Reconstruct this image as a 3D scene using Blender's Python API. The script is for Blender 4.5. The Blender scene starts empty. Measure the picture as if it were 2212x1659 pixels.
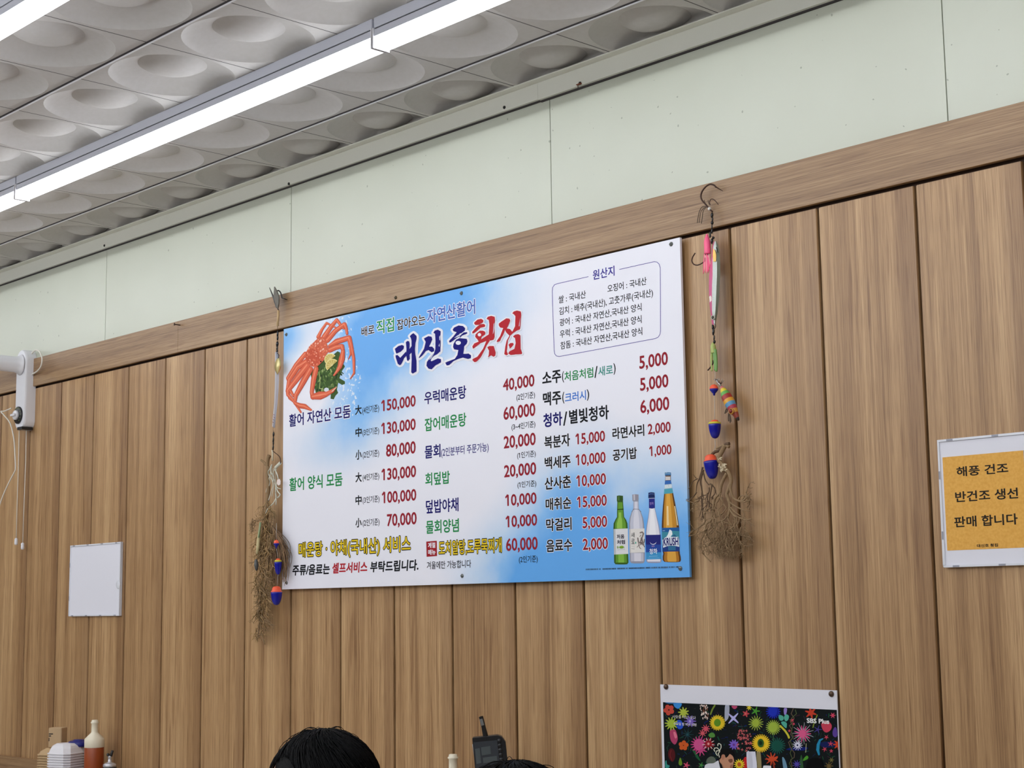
import bpy, bmesh, math, random
from mathutils import Vector, Matrix
from math import sin, cos, pi

S = bpy.context.scene
C = S.collection
# ------------------------------------------------------------------ camera
IW, IH = 2212, 1659
FPX, YAW, PIT, ROL = 3420.64, -0.8114, 0.1397, -0.0141
CAM = Vector((5.1383, -2.4512, 1.45))
FW = Vector((sin(YAW)*cos(PIT), cos(YAW)*cos(PIT), sin(PIT)))
_r = Vector((cos(YAW), -sin(YAW), 0)); _u = _r.cross(FW)
RT = _r*cos(ROL) + _u*sin(ROL); UP = _u*cos(ROL) - _r*sin(ROL)
cam = bpy.data.cameras.new('camera'); camo = bpy.data.objects.new('camera', cam); C.objects.link(camo)
cam.sensor_width = 36; cam.lens = FPX/IW*36; cam.clip_start = .05; cam.clip_end = 60
m = Matrix((RT, UP, -FW)).transposed().to_4x4(); m.translation = CAM
camo.matrix_world = m; S.camera = camo
# ------------------------------------------------------------------ world, exposure
w = bpy.data.worlds.new('world'); S.world = w; w.use_nodes = True
w.node_tree.nodes['Background'].inputs[0].default_value = (.8, .9, 1, 1)
w.node_tree.nodes['Background'].inputs[1].default_value = .05
S.view_settings.view_transform = 'Standard'; S.view_settings.look = 'None'
S.view_settings.gamma = 1; S.view_settings.use_curve_mapping = False
S.view_settings.exposure = 1.84
LED = 10.0            # diffuser strength of the ceiling line lights
S.cycles.use_denoising = True
S.cycles.max_bounces = 8; S.cycles.diffuse_bounces = 5
S.cycles.sample_clamp_indirect = 6

CEIL = 2.6312; PITCH = .213
def ray(px, py): return FW + RT*((px-IW/2)/FPX) - UP*((py-IH/2)/FPX)
def at(px, py, y=0.):                    # point of the plane y = const seen at a pixel
    d = ray(px, py); return CAM + d*((y-CAM.y)/d.y)
def deep(px, py, dist): return CAM + ray(px, py)*dist
def pxm(P): return (Vector(P)-CAM).dot(FW)/FPX      # metres per pixel at P

# ------------------------------------------------------------------ materials
MATS = {}
def srgb(c):
    return tuple((x/255/12.92 if x <= 10 else ((x/255+.055)/1.055)**2.4) for x in c)
def mat(name, col, rough=.5, metal=0, alpha=1, trans=0, spec=.5, emit=None, es=0, bump=None):
    if name in MATS: return MATS[name]
    M = bpy.data.materials.new(name); M.use_nodes = True
    b = M.node_tree.nodes['Principled BSDF']
    b.inputs['Base Color'].default_value = (*col, 1); b.inputs['Roughness'].default_value = rough
    b.inputs['Metallic'].default_value = metal; b.inputs['Alpha'].default_value = alpha
    b.inputs['Transmission Weight'].default_value = trans; b.inputs['Specular IOR Level'].default_value = spec
    if emit: b.inputs['Emission Color'].default_value = (*emit, 1); b.inputs['Emission Strength'].default_value = es
    N = M.node_tree.nodes; L = M.node_tree.links
    # faint procedural variation of the surface
    tc = N.new('ShaderNodeTexCoord'); nz = N.new('ShaderNodeTexNoise')
    nz.inputs['Scale'].default_value = bump[0] if bump else 60
    L.new(tc.outputs['Object'], nz.inputs['Vector'])
    bp = N.new('ShaderNodeBump'); bp.inputs['Strength'].default_value = bump[1] if bump else .03
    bp.inputs['Distance'].default_value = .002
    L.new(nz.outputs['Fac'], bp.inputs['Height']); L.new(bp.outputs['Normal'], b.inputs['Normal'])
    MATS[name] = M; return M
def ink(c):                              # printed colour given as sRGB of the print
    n = 'ink_%02x%02x%02x' % tuple(c)
    if n in MATS: return MATS[n]
    M = bpy.data.materials.new(n); M.use_nodes = True
    b = M.node_tree.nodes['Principled BSDF']
    b.inputs['Base Color'].default_value = (*srgb(c), 1); b.inputs['Roughness'].default_value = .5
    b.inputs['Specular IOR Level'].default_value = .1
    MATS[n] = M; return M
class NT:
    def __init__(s, name, rough=.5, spec=.5):
        s.M = bpy.data.materials.new(name); s.M.use_nodes = True; MATS[name] = s.M
        s.N = s.M.node_tree.nodes; s.L = s.M.node_tree.links; s.b = s.N['Principled BSDF']
        s.b.inputs['Roughness'].default_value = rough; s.b.inputs['Specular IOR Level'].default_value = spec
        s.tc = s.N.new('ShaderNodeTexCoord')
    def link(s, a, b): s.L.new(a, b)
    def val(s, sock, v):
        if hasattr(v, 'is_linked') or hasattr(v, 'links'): s.L.new(v, sock)
        else: sock.default_value = v
    def math(s, op, a, b=0., c=None, clamp=False):
        n = s.N.new('ShaderNodeMath'); n.operation = op; n.use_clamp = clamp
        s.val(n.inputs[0], a); s.val(n.inputs[1], b)
        if c is not None: s.val(n.inputs[2], c)
        return n.outputs[0]
    def sep(s, v):
        n = s.N.new('ShaderNodeSeparateXYZ'); s.L.new(v, n.inputs[0]); return n.outputs
    def comb(s, x, y, z):
        n = s.N.new('ShaderNodeCombineXYZ')
        for i, v in enumerate((x, y, z)): s.val(n.inputs[i], v)
        return n.outputs[0]
    def noise(s, vec, scale, detail=2, rough=.5):
        n = s.N.new('ShaderNodeTexNoise'); s.L.new(vec, n.inputs['Vector'])
        n.inputs['Scale'].default_value = scale; n.inputs['Detail'].default_value = detail
        n.inputs['Roughness'].default_value = rough; return n.outputs['Fac']
    def ramp(s, f, stops):
        n = s.N.new('ShaderNodeValToRGB'); s.L.new(f, n.inputs[0]); e = n.color_ramp.elements
        while len(e) < len(stops): e.new(.5)
        for k, (p, c) in enumerate(stops): e[k].position = p; e[k].color = (*c, 1)
        return n.outputs[0]
    def mix(s, f, a, b, mode='MIX'):
        n = s.N.new('ShaderNodeMix'); n.data_type = 'RGBA'; n.blend_type = mode
        s.val(n.inputs[0], f)
        for i, v in ((6, a), (7, b)):
            if isinstance(v, tuple): n.inputs[i].default_value = (*v, 1)
            else: s.L.new(v, n.inputs[i])
        return n.outputs[2]
    def bump(s, h, st, dist):
        n = s.N.new('ShaderNodeBump'); n.inputs['Strength'].default_value = st; n.inputs['Distance'].default_value = dist
        s.L.new(h, n.inputs['Height']); s.L.new(n.outputs[0], s.b.inputs['Normal'])
    def col(s, c): s.L.new(c, s.b.inputs['Base Color'])

def wood(name, horizontal=False):
    t = NT(name, .40, .6)
    x, y, z = t.sep(t.tc.outputs['Object'])
    if horizontal: a, g = z, x
    else: a, g = x, z
    if horizontal:
        xp = a; idn = t.math('MULTIPLY', 0., 1.)
    else:
        q = t.math('DIVIDE', a, PITCH); idn = t.math('FLOOR', q)
        xp = t.math('MULTIPLY', t.math('SUBTRACT', q, idn), PITCH)
    wob = t.math('MULTIPLY', t.noise(t.comb(t.math('MULTIPLY', a, 3.), 0., t.math('MULTIPLY', g, 1.6)), 1., 2), .005)
    xw = t.math('ADD', xp, wob)
    v1 = t.comb(xw, t.math('MULTIPLY', idn, .35), t.math('MULTIPLY', g, .012))
    broad = t.noise(v1, 26, 2, .5)
    v2 = t.comb(xw, t.math('MULTIPLY', idn, .9), t.math('MULTIPLY', g, .008))
    fine = t.noise(v2, 210, 5, .75)
    v3 = t.comb(xw, t.math('MULTIPLY', idn, .9), t.math('MULTIPLY', g, .02))
    pore = t.noise(v3, 620, 2, .6)
    f = t.math('ADD', t.math('MULTIPLY', broad, .42), t.math('MULTIPLY', fine, .58))
    base = t.ramp(f, [(.30, srgb((116, 82, 50))), (.43, srgb((160, 123, 83))), (.53, srgb((182, 145, 102))), (.68, srgb((212, 177, 132)))])
    if not horizontal:   # each board of the laminate repeats a browner stripe along its right side
        mr = t.N.new('ShaderNodeMapRange'); mr.interpolation_type = 'SMOOTHSTEP'
        t.link(t.math('DIVIDE', xw, PITCH), mr.inputs[0]); mr.inputs[1].default_value = .80; mr.inputs[2].default_value = .86
        mr.inputs[3].default_value = 0; mr.inputs[4].default_value = .45
        base = t.mix(mr.outputs[0], base, srgb((132, 95, 61)))
    pm = t.ramp(pore, [(.36, (.55, .47, .40)), (.52, (1, 1, 1))])
    streak = t.noise(t.comb(xw, t.math('MULTIPLY', idn, .35), t.math('MULTIPLY', g, .05)), 95, 1)
    sm = t.ramp(streak, [(.30, (.60, .50, .42)), (.39, (1, 1, 1))])
    c = t.mix(.55, base, pm, 'MULTIPLY'); c = t.mix(.6, c, sm, 'MULTIPLY')
    if horizontal: c = t.mix(1., c, (.70, .69, .70), 'MULTIPLY')
    t.col(c); t.bump(fine, .12, .001)
    return t.M
wood_v = wood('wood_laminate_planks'); wood_h = wood('wood_laminate_rail', True)

t = NT('pale_green_panel', .38, .4)
n1 = t.noise(t.tc.outputs['Object'], 2.2, 3); n2 = t.noise(t.tc.outputs['Object'], 55, 2)
c = t.ramp(n1, [(.3, srgb((198, 202, 187))), (.7, srgb((206, 210, 196)))])
n3 = t.noise(t.tc.outputs['Object'], 95, 0)
c = t.mix(t.math('MULTIPLY', t.math('GREATER_THAN', n3, .832), .6), c, srgb((130, 135, 120)))
t.col(c); t.bump(n2, .04, .002); panel_m = t.M
t = NT('ceiling_tile_white', .75, .2)
n1 = t.noise(t.tc.outputs['Object'], 90, 3)
t.col(t.ramp(n1, [(.3, srgb((195, 192, 189))), (.7, srgb((199, 196, 194)))])); t.bump(n1, .03, .002); tile_m = t.M
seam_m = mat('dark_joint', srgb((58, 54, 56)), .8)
mould_m = mat('moulding_grey_white', srgb((222, 222, 212)), .5, bump=(30, .05))
dark_m = mat('black_plastic', (.012, .012, .014), .35)
white_m = mat('white_plastic', srgb((226, 226, 232)), .35)
paint_m = mat('painted_wall', srgb((128, 122, 112)), .7)
floor_m = mat('floor_vinyl', srgb((200, 195, 186)), .5)
house_m = mat('lamp_housing', srgb((204, 207, 220)), .4)
led_m = mat('led_diffuser', (.9, .9, .92), .4, emit=(.92, .96, 1.0), es=LED)
glow_m = mat('led_diffuser_side', (.8, .8, .85), .4, emit=(.90, .94, 1.0), es=1.9)
side_m = mat('led_diffuser_edge', (.85, .85, .88), .4, emit=(.92, .96, 1.0), es=3.2)
dim_m = mat('led_diffuser_back', (.8, .8, .85), .4, emit=(.90, .94, 1.0), es=1.3)
steel_m = mat('steel', (.55, .55, .55), .3, 1)
wire_m = mat('dark_wire', srgb((70, 48, 40)), .4, .6)
black_metal = mat('blackened_metal', (.02, .02, .02), .4, .5)

# ------------------------------------------------------------------ mesh builder
class MB:
    def __init__(s): s.v = []; s.f = []; s.mi = []; s.ms = []; s.sm = []
    def m(s, material):
        if material not in s.ms: s.ms.append(material)
        return s.ms.index(material)
    def add(s, vs, fs, material, smooth=False):
        o = len(s.v); k = s.m(material); s.v += [tuple(p) for p in vs]
        for f in fs: s.f.append([i+o for i in f]); s.mi.append(k); s.sm.append(smooth)
    def box(s, lo, hi, material):
        x0, y0, z0 = lo; x1, y1, z1 = hi
        vs = [(x0,y0,z0),(x1,y0,z0),(x1,y1,z0),(x0,y1,z0),(x0,y0,z1),(x1,y0,z1),(x1,y1,z1),(x0,y1,z1)]
        s.add(vs, [(0,3,2,1),(4,5,6,7),(0,1,5,4),(1,2,6,5),(2,3,7,6),(3,0,4,7)], material)
    def tube(s, pts, rad, material, seg=8, caps=True, smooth=True):
        pts = [Vector(p) for p in pts]; n = len(pts)
        if not isinstance(rad, (list, tuple)): rad = [rad]*n
        vs = []; fs = []; side = None
        for i, p in enumerate(pts):
            t = (pts[min(i+1, n-1)]-pts[max(i-1, 0)])
            t = t.normalized() if t.length > 1e-9 else Vector((0, 0, 1))
            if side is None:
                side = t.cross(Vector((0, 1, 0)))
                if side.length < .05: side = t.cross(Vector((1, 0, 0)))
            side = (side - t*side.dot(t)).normalized(); b = t.cross(side)
            for k in range(seg):
                a = 2*pi*k/seg; vs.append(p + (side*cos(a)+b*sin(a))*rad[i])
        for i in range(n-1):
            for k in range(seg):
                fs.append((i*seg+k, i*seg+(k+1) % seg, (i+1)*seg+(k+1) % seg, (i+1)*seg+k))
        if caps: fs.append(tuple(range(seg-1, -1, -1))); fs.append(tuple((n-1)*seg+k for k in range(seg)))
        s.add(vs, fs, material, smooth)
    def lathe(s, prof, material, origin=(0,0,0), axis=(0,0,1), seg=24, smooth=True, mats=None, sx=1, sy=1):
        ax = Vector(axis).normalized(); q = Vector((0,0,1)).rotation_difference(ax); o = Vector(origin)
        ring = []; vs = []
        for r, h in prof:
            ring.append(len(vs))
            for k in range(seg):
                a = 2*pi*k/seg; vs.append(o + q @ Vector((r*cos(a)*sx, r*sin(a)*sy, h)))
        base = len(s.v); s.v += [tuple(p) for p in vs]
        for i in range(len(prof)-1):
            k_m = s.m(mats[i] if mats else material)
            for k in range(seg):
                s.f.append([base+ring[i]+k, base+ring[i]+(k+1) % seg, base+ring[i+1]+(k+1) % seg, base+ring[i+1]+k]); s.mi.append(k_m); s.sm.append(smooth)
        for j, rev in ((0, True), (len(prof)-1, False)):
            if prof[j][0] > 1e-5:
                f = [base+ring[j]+k for k in range(seg)]
                s.f.append(f[::-1] if rev else f); s.mi.append(s.m((mats[0] if rev else mats[-1]) if mats else material)); s.sm.append(False)
    def ball(s, c, r, material, seg=14, sc=(1,1,1)):
        n = seg//2; c = Vector(c); vs = []; fs = []
        for i in range(n+1):
            th = pi*i/n
            for k in range(seg):
                a = 2*pi*k/seg; vs.append(c+Vector((r*sin(th)*cos(a)*sc[0], r*sin(th)*sin(a)*sc[1], -r*cos(th)*sc[2])))
        for i in range(n):
            for k in range(seg): fs.append((i*seg+k, i*seg+(k+1) % seg, (i+1)*seg+(k+1) % seg, (i+1)*seg+k))
        s.add(vs, fs, material, True)
    def slab(s, front, dy, material, side=None):     # extrude a polygon lying in y=const backwards by dy
        n = len(front); vs = [tuple(p) for p in front]+[(p[0], p[1]+dy, p[2]) for p in front]
        s.add(vs, [tuple(range(n))], material); s.f[-1] = s.f[-1]
        s.add(vs, [tuple(range(2*n-1, n-1, -1))]+[(i, i+n, (i+1) % n+n, (i+1) % n) for i in range(n)], side or material)
    def build(s, name, parent=None, origin=None, fixn=True, bevel=0, remdoub=True):
        me = bpy.data.meshes.new(name); me.from_pydata(s.v, [], s.f)
        for mm in s.ms: me.materials.append(mm)
        me.polygons.foreach_set('material_index', s.mi); me.polygons.foreach_set('use_smooth', s.sm)
        if fixn:
            bm = bmesh.new(); bm.from_mesh(me)
            if remdoub: bmesh.ops.remove_doubles(bm, verts=bm.verts, dist=1e-6)
            bmesh.ops.recalc_face_normals(bm, faces=bm.faces); bm.to_mesh(me); bm.free()
        me.update()
        o = bpy.data.objects.new(name, me); C.objects.link(o)
        if parent is not None:
            o.parent = parent; o.matrix_parent_inverse = Matrix.Translation(-parent_loc(parent))
        if origin is not None:
            me.transform(Matrix.Translation(-Vector(origin))); o.location = origin
        if bevel:
            b = o.modifiers.new('bevel', 'BEVEL'); b.width = bevel; b.segments = 2; b.limit_method = 'ANGLE'
        return o
def parent_loc(o):
    return Vector((0, 0, 0)) if o.parent is not None else Vector(o.location)   # parts keep world coordinates
def thing(name, label, cat, loc, group=None):
    o = bpy.data.objects.new(name, None); C.objects.link(o); o.location = loc; o.empty_display_size = .05
    o['label'] = label; o['category'] = cat
    if group: o['group'] = group
    return o
def tag(o, label, cat, group=None):
    o['label'] = label; o['category'] = cat
    if group: o['group'] = group
    return o
def struct(o): o['kind'] = 'structure'; return o

# flat prints: polygons in a plane y = const, stacked in thin layers
class Print:
    def __init__(s, y, clip=None): s.y = y; s.items = []; s.clip = clip
    def lay(s, k): return s.y
    def put(s, k, vs, fs, c): s.items.append((k, len(s.items), vs, fs, c))
    def build(s, name, parent):           # later and higher-ranked prints lie a few microns over earlier ones
        s.items.sort(key=lambda q: q[:2]); n = len(s.items); st = min(1e-5, .0013/max(n, 1)); mb = MB()
        for i, (k, _, vs, fs, c) in enumerate(s.items):
            mb.add([(v[0], s.y-.0001-st*i, v[2]) for v in vs], fs, ink(c))
        return mb.build(name, parent, fixn=False)
    def poly(s, pts, c, k=1):             # pts are image pixels on the printed sheet
        yy = s.lay(k); q = [at(p[0], p[1], yy) for p in pts]
        if s.clip:
            for ax, lim, sg in ((0, s.clip[0], 1), (0, s.clip[1], -1), (2, s.clip[2], 1), (2, s.clip[3], -1)):
                out = []
                for i in range(len(q)):
                    a, b = q[i], q[(i+1) % len(q)]; da, db = sg*(a[ax]-lim), sg*(b[ax]-lim)
                    if da >= 0: out.append(a)
                    if da*db < 0: out.append(a+(b-a)*(da/(da-db)))
                q = out
                if len(q) < 3: return
        s.put(k, q, [tuple(range(len(q)))], c)
    def ell(s, cx, cy, rx, ry, c, k=1, n=20, rot=0):
        s.poly([(cx+rx*cos(2*pi*i/n)*cos(rot)-ry*sin(2*pi*i/n)*sin(rot), cy+rx*cos(2*pi*i/n)*sin(rot)+ry*sin(2*pi*i/n)*cos(rot)) for i in range(n)], c, k)
    def stroke(s, pts, wd, c, k=1, closed=False):
        if closed: pts = list(pts)+[pts[0]]
        n = len(pts)
        if not isinstance(wd, (list, tuple)): wd = [wd]*n
        for i in range(n-1):
            (x0, y0), (x1, y1) = pts[i], pts[i+1]; d = math.hypot(x1-x0, y1-y0)
            if d < 1e-6: continue
            nx, ny = -(y1-y0)/d, (x1-x0)/d; a, b = wd[i]/2, wd[i+1]/2
            s.poly([(x0+nx*a, y0+ny*a), (x1+nx*b, y1+ny*b), (x1-nx*b, y1-ny*b), (x0-nx*a, y0-ny*a)], c, k+.02*(i % 2))
        for i, (x, y) in enumerate(pts): s.ell(x, y, wd[i]/2, wd[i]/2, c, k+.04, 10)
    def text(s, body, q, c, bold=0., k=3, halo=None, shear=0., lines=None):
        # q = (x_left, y_top_left, y_bottom_left, x_right, y_top_right, y_bottom_right) in image pixels
        xl, tl, bl, xr, tr, br = q; yy = s.lay(k)
        X0 = at(xl, (tl+bl)/2, yy).x; X1 = at(xr, (tr+br)/2, yy).x
        Z0 = (at(xl, bl, yy).z+at(xr, br, yy).z)/2; Z1 = (at(xl, tl, yy).z+at(xr, tr, yy).z)/2
        ref = [ch for ch in body if ch not in ',()/.: ·'] or list(body)
        bx = ftext(body)[2]; by = ftext(''.join(ref))[2]
        sx = (X1-X0)/(bx[1]-bx[0]+2*bold); sz = (Z1-Z0)/(by[3]-by[2]+2*bold)
        def put(off, col, kk, nn):
            v, f = ftext(body)[:2]
            ds = [(0, 0)]+[(off*cos(2*pi*i/nn+.4), off*sin(2*pi*i/nn+.4)) for i in range(nn)] if off else [(0, 0)]
            for du, dv in ds:
                s.put(kk, [(X0+(p[0]+du-bx[0]+bold+shear*(p[1]-by[2]))*sx, 0, Z0+(p[1]+dv-by[2]+bold)*sz) for p in v], f, col)
        if halo: put(bold+halo[1], halo[0], k-1.5, 12)
        put(bold, c, k, 8)
_ft = {}
def ftext1(s):                          # right edge of a string that ends in the numeral one
    cu = bpy.data.curves.new('t', 'FONT'); cu.body = s; o = bpy.data.objects.new('t', cu); C.objects.link(o)
    me = bpy.data.meshes.new_from_object(o.evaluated_get(bpy.context.evaluated_depsgraph_get())); r = max(p.co.x for p in me.vertices)
    bpy.data.objects.remove(o); bpy.data.curves.remove(cu); bpy.data.meshes.remove(me); return r
def ftext(body):
    key = body
    if key not in _ft:
        cu = bpy.data.curves.new('t', 'FONT'); cu.body = body; cu.resolution_u = 3; cu.fill_mode = 'FRONT'
        o = bpy.data.objects.new('t', cu); C.objects.link(o)
        dg = bpy.context.evaluated_depsgraph_get(); me = bpy.data.meshes.new_from_object(o.evaluated_get(dg))
        v = [tuple(p.co[:2]) for p in me.vertices]; f = [tuple(p.vertices) for p in me.polygons]
        bpy.data.objects.remove(o); bpy.data.curves.remove(cu); bpy.data.meshes.remove(me)
        for i, ch in enumerate(body):           # numerals one carry a slanting flag
            if ch == '1':
                r1 = ftext1(body[:i+1]); n = len(v); y1 = .727
                v += [(r1-.10, y1), (r1-.10, y1-.13), (r1-.245, y1-.235), (r1-.275, y1-.165)]; f.append((n, n+3, n+2, n+1))
        xs = [p[0] for p in v]; ys = [p[1] for p in v]
        _ft[key] = (v, f, (min(xs), max(xs), min(ys), max(ys)))
    return _ft[key]
def crop(x0, y0, sc):
    return lambda pts: [(x0+p[0]/sc, y0+p[1]/sc) for p in pts]

# ================================================================== the setting
XL, XR, YF = -2.6, 7.6, -6.2
TZ0, TZ1 = 2.2005, 2.294         # wooden rail above the boards
# --- back wall: boards with grooves below, pale sheet panels above
b = MB()
prof = []
i0, i1 = -12, 35
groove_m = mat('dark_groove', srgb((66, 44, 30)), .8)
for i in range(i0, i1):
    x = i*PITCH
    prof += [(x-.0042, 0., 0), (x-.0030, .0025, 0), (x-.0026, .009, 1), (x+.0012, .009, 1), (x+.0014, .003, 1), (x+.0042, .0028, 0), (x+.0050, 0., 0)]
prof = [(XL, 0., 0)]+[p for p in prof if XL+.02 < p[0] < XR-.02]+[(XR, 0., 0)]
ZT = 2.215; ZP = TZ0-.0065
vs = []
for (x, y, q) in prof: vs += [(x, y, 0.), (x, y, ZP)]
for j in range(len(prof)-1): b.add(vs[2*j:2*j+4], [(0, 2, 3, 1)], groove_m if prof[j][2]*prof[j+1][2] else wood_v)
b.box((XL, .0088, ZP-.02), (XR, .012, ZT), groove_m)  # shadow line under the rail, put into a dark strip behind the gap
for i in range(i0-1, i1): b.box((i*PITCH+.005, .0001, ZP-.002), ((i+1)*PITCH-.0042, .0088, ZP), wood_v)
b.box((XL, .012, 0), (XR, .10, CEIL+.1), paint_m)
seams = [-.301, .700, 1.6955, 2.6925, 3.695, 4.695, 5.695, 6.695]
xs = [XL]+seams+[XR]
for a, c2 in zip(xs[:-1], xs[1:]):
    b.box((a+.0012, .001, ZT), (c2-.0012, .0115, CEIL), panel_m)
struct(b.build('wall_back', remdoub=False))
# rails
b = MB(); b.box((XL, -.010, TZ0), (1.147, .0008, TZ1), wood_h); b.box((1.1475, -.010, TZ0), (XR, .0008, TZ1), wood_h)
struct(b.build('trim_1', bevel=.0012))
b = MB(); b.box((XL, -.012, 2.590), (2.667, .0008, CEIL), mould_m); b.box((2.6675, -.0125, 2.5885), (XR, .0008, CEIL), mould_m)
b.box((XL, -.034, CEIL-.003), (XR, -.012, CEIL), mould_m)
tm = struct(b.build('trim_2', bevel=.0008))
b = MB(); b.box((XL, -.0045, 2.5868), (2.667, .0008, 2.5899), seam_m); b.box((2.6675, -.0045, 2.5852), (XR, .0008, 2.5884), seam_m); b.build('gap_shadow_strip', tm)  # dark strip painting in the shadow line below the moulding
for (px, py) in [(225.5, 530.5), (624, 397), (1089.5, 232), (1253, 180)]:
    d = MB(); P = at(px, py, -.0125); d.lathe([(0, -.002), (.0035, -.0018), (.004, 0), (.004, .003)], black_metal, P, (0, 1, 0), 10)
    d.build('screw_head', tm)
b = MB(); b.box((XL, -.014, .90), (XR, .0008, .9885), wood_h); struct(b.build('trim_3', bevel=.002))
# --- ceiling: 30 cm tiles, each pressed with a bowl and a small dome in it
b = MB()
TS = .300; x0t, y0t = .5108, -.8046
NS = 48; R0, R1 = .139, .076
ring = [(R0, 0.), (R0-.003, .0045), (R0-.012, .0115), (R0-.026, .0185), (R0-.044, .0240), (R1, .0265), (R1-.003, .0245), (R1-.014, .0185), (R1-.030, .0125), (R1-.052, .0080)]
def tile(cx, cy, ylim):
    g = .0008; h = TS/2-g; vs = []; fs = []
    sq = []
    for k in range(NS):
        a = 2*pi*k/NS; c_, s_ = cos(a), sin(a); q = h/max(abs(c_), abs(s_)); sq.append((q*c_, q*s_))
    rows = [[(x, y, 0.) for x, y in sq]]
    for r, z in ring: rows.append([(r*cos(2*pi*k/NS), r*sin(2*pi*k/NS), z) for k in range(NS)])
    for rw in rows: vs += [(cx+p[0], min(cy+p[1], ylim), CEIL+p[2]) for p in rw]
    vs.append((cx, min(cy, ylim), CEIL+.0065)); n = len(rows)
    # sharp rims: split vertices at the two ring edges by repeating rows
    for i in range(n-1):
        for k in range(NS): fs.append((i*NS+k, (i+1)*NS+k, (i+1)*NS+(k+1) % NS, i*NS+(k+1) % NS))
    for k in range(NS): fs.append(((n-1)*NS+k, len(vs)-1, (n-1)*NS+(k+1) % NS))
    # smooth by bands: flat | bowl | dome
    o = 0
    b.add(vs, [f for f in fs if max(f) < 2*NS], tile_m, False)
    bowl = [f for f in fs if min(f) >= NS and max(f) < 7*NS]; dome = [f for f in fs if min(f) >= 6*NS]
    b.add(vs, bowl, tile_m, True); b.add(vs, dome, tile_m, True)
nx0, nx1 = -6, 19
for iy in range(0, 13):
    cy = y0t+TS*2.5-TS*iy
    for ix in range(nx0, nx1): tile(x0t+TS*(ix+.5), cy, 0.)
XA, XB, YB = x0t+TS*nx0, x0t+TS*nx1, y0t+TS*3-TS*13
b.box((XL, YF, CEIL), (XA, 0, CEIL+.05), tile_m); b.box((XB, YF, CEIL), (XR, 0, CEIL+.05), tile_m)
b.box((XA, YF, CEIL), (XB, YB, CEIL+.05), tile_m)
# strips between tile rows (a dark joint beside a white bar painting a lamplit tile edge) and the board above
for iy in range(0, 14, 1):
    y = y0t+TS*3-TS*iy
    if iy % 2 == 1: 
        b.box((XA, y-.0048, CEIL-.0015), (XB, y-.0002, CEIL+.002), seam_m)
        b.box((XA, y-.0002, CEIL-.0036), (XB, y+.0030, CEIL+.002), white_m)
for ix in range(nx0, nx1+1): b.box((x0t+TS*ix-.0011, YB, CEIL-.0002), (x0t+TS*ix+.0011, 0, CEIL+.002), seam_m)
b.box((XL, YF, CEIL+.05), (XR, .1, CEIL+.08), tile_m)
struct(b.build('ceiling', remdoub=False, fixn=False))
b = MB(); b.box((XL, YF, -.05), (XR, .1, 0), floor_m); struct(b.build('floor'))
b = MB(); b.box((XL-.1, YF, 0), (XL, .1, CEIL+.08), paint_m); struct(b.build('wall_left'))
b = MB(); b.box((XR, YF, 0), (XR+.1, .1, CEIL+.08), paint_m); struct(b.build('wall_right'))
b = MB(); b.box((XL-.1, YF-.1, 0), (XR+.1, YF, CEIL+.08), paint_m); struct(b.build('wall_front'))

# ================================================================== ceiling line lights
led_fill = mat('led_diffuser_fill', (.9, .9, .92), .4, emit=(.94, .97, 1.0), es=LED*2.9)  # stronger diffuser for the added fill rows
def line_light(xa, xb, y, label, led=led_m):
    o = thing('line_light', label, 'ceiling light', ((xa+xb)/2, y, CEIL), 'line lights on the ceiling')
    w2 = .019; z = CEIL
    d = MB(); d.box((xa, y-w2, z-.0225), (xb, y+w2, z-.0005), house_m); d.build('housing', o, bevel=.0015)
    d = MB(); d.box((xa+.002, y-w2+.003, z-.0255), (xb-.002, y+w2-.003, z-.0225), black_metal); d.build('seam_gap', o)
    d = MB(); d.box((xa+.002, y-w2, z-.040), (xb-.002, y+w2, z-.0255), house_m); d.build('cover_rim', o)
    d = MB()
    pr = [(-w2, -.040, 0), (-w2, -.046, 1), (-w2, -.0585, 1.5), (-w2+.003, -.0625, 2), (w2-.003, -.0625, 2), (w2, -.0585, 1.5), (w2, -.046, 1), (w2, -.040, 0)]
    vs = []; 
    for (yy, zz, q) in pr: vs += [(xa+.002, y+yy, z+zz), (xb-.002, y+yy, z+zz)]
    for j in range(len(pr)-1):
        d.add([vs[2*j], vs[2*j+1], vs[2*j+3], vs[2*j+2]], [(0, 1, 2, 3)], (glow_m if j < 3 else dim_m) if pr[j][2]*pr[j+1][2] == 0 else (side_m if j < 3 else dim_m) if pr[j][2] == pr[j+1][2] or min(pr[j][2], pr[j+1][2]) == 1 else led)
    d.build('diffuser', o)
    for xx in (xa, xb):
        d = MB(); d.box((xx-.0015, y-w2-.0022, z-.0645), (xx+.0015, y+w2+.0022, z-.0225), white_m); d.build('end_cap', o)
JX = [-2.0, -.39, 1.170, 2.730, 4.290, 5.85]
Y1, Y2 = -.5197, -1.130
for ry, nm, pos in [(Y1, 'nearest the boarded wall', ('hidden far left', 'leaving the picture at the left', 'long middle one between two end caps', 'near one cut off at the top', 'past the top of the picture')),
                    (Y2, 'second from the boarded wall', ('hidden far left', 'hidden left', 'just left of the picture', 'crossing the top left corner', 'past the top left corner'))]:
    for k in range(5): line_light(JX[k]+.003, JX[k+1]-.003, ry, 'white tube light, row %s, %s' % (nm, pos[k]))
for ry, nm in ((-2.0, 'third'), (-2.65, 'fourth'), (-3.6, 'fifth'), (-4.25, 'sixth'), (-5.3, 'seventh')):  # unseen rows added to even out the light on the wall
    for k, pos in enumerate(('first from the left', 'second from the left', 'middle one', 'fourth from the left', 'rightmost')):
        line_light(JX[k]+.003, JX[k+1]-.003, ry, 'added unseen tube light behind the camera, %s of the %s row' % (pos, nm), led_fill)
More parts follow.
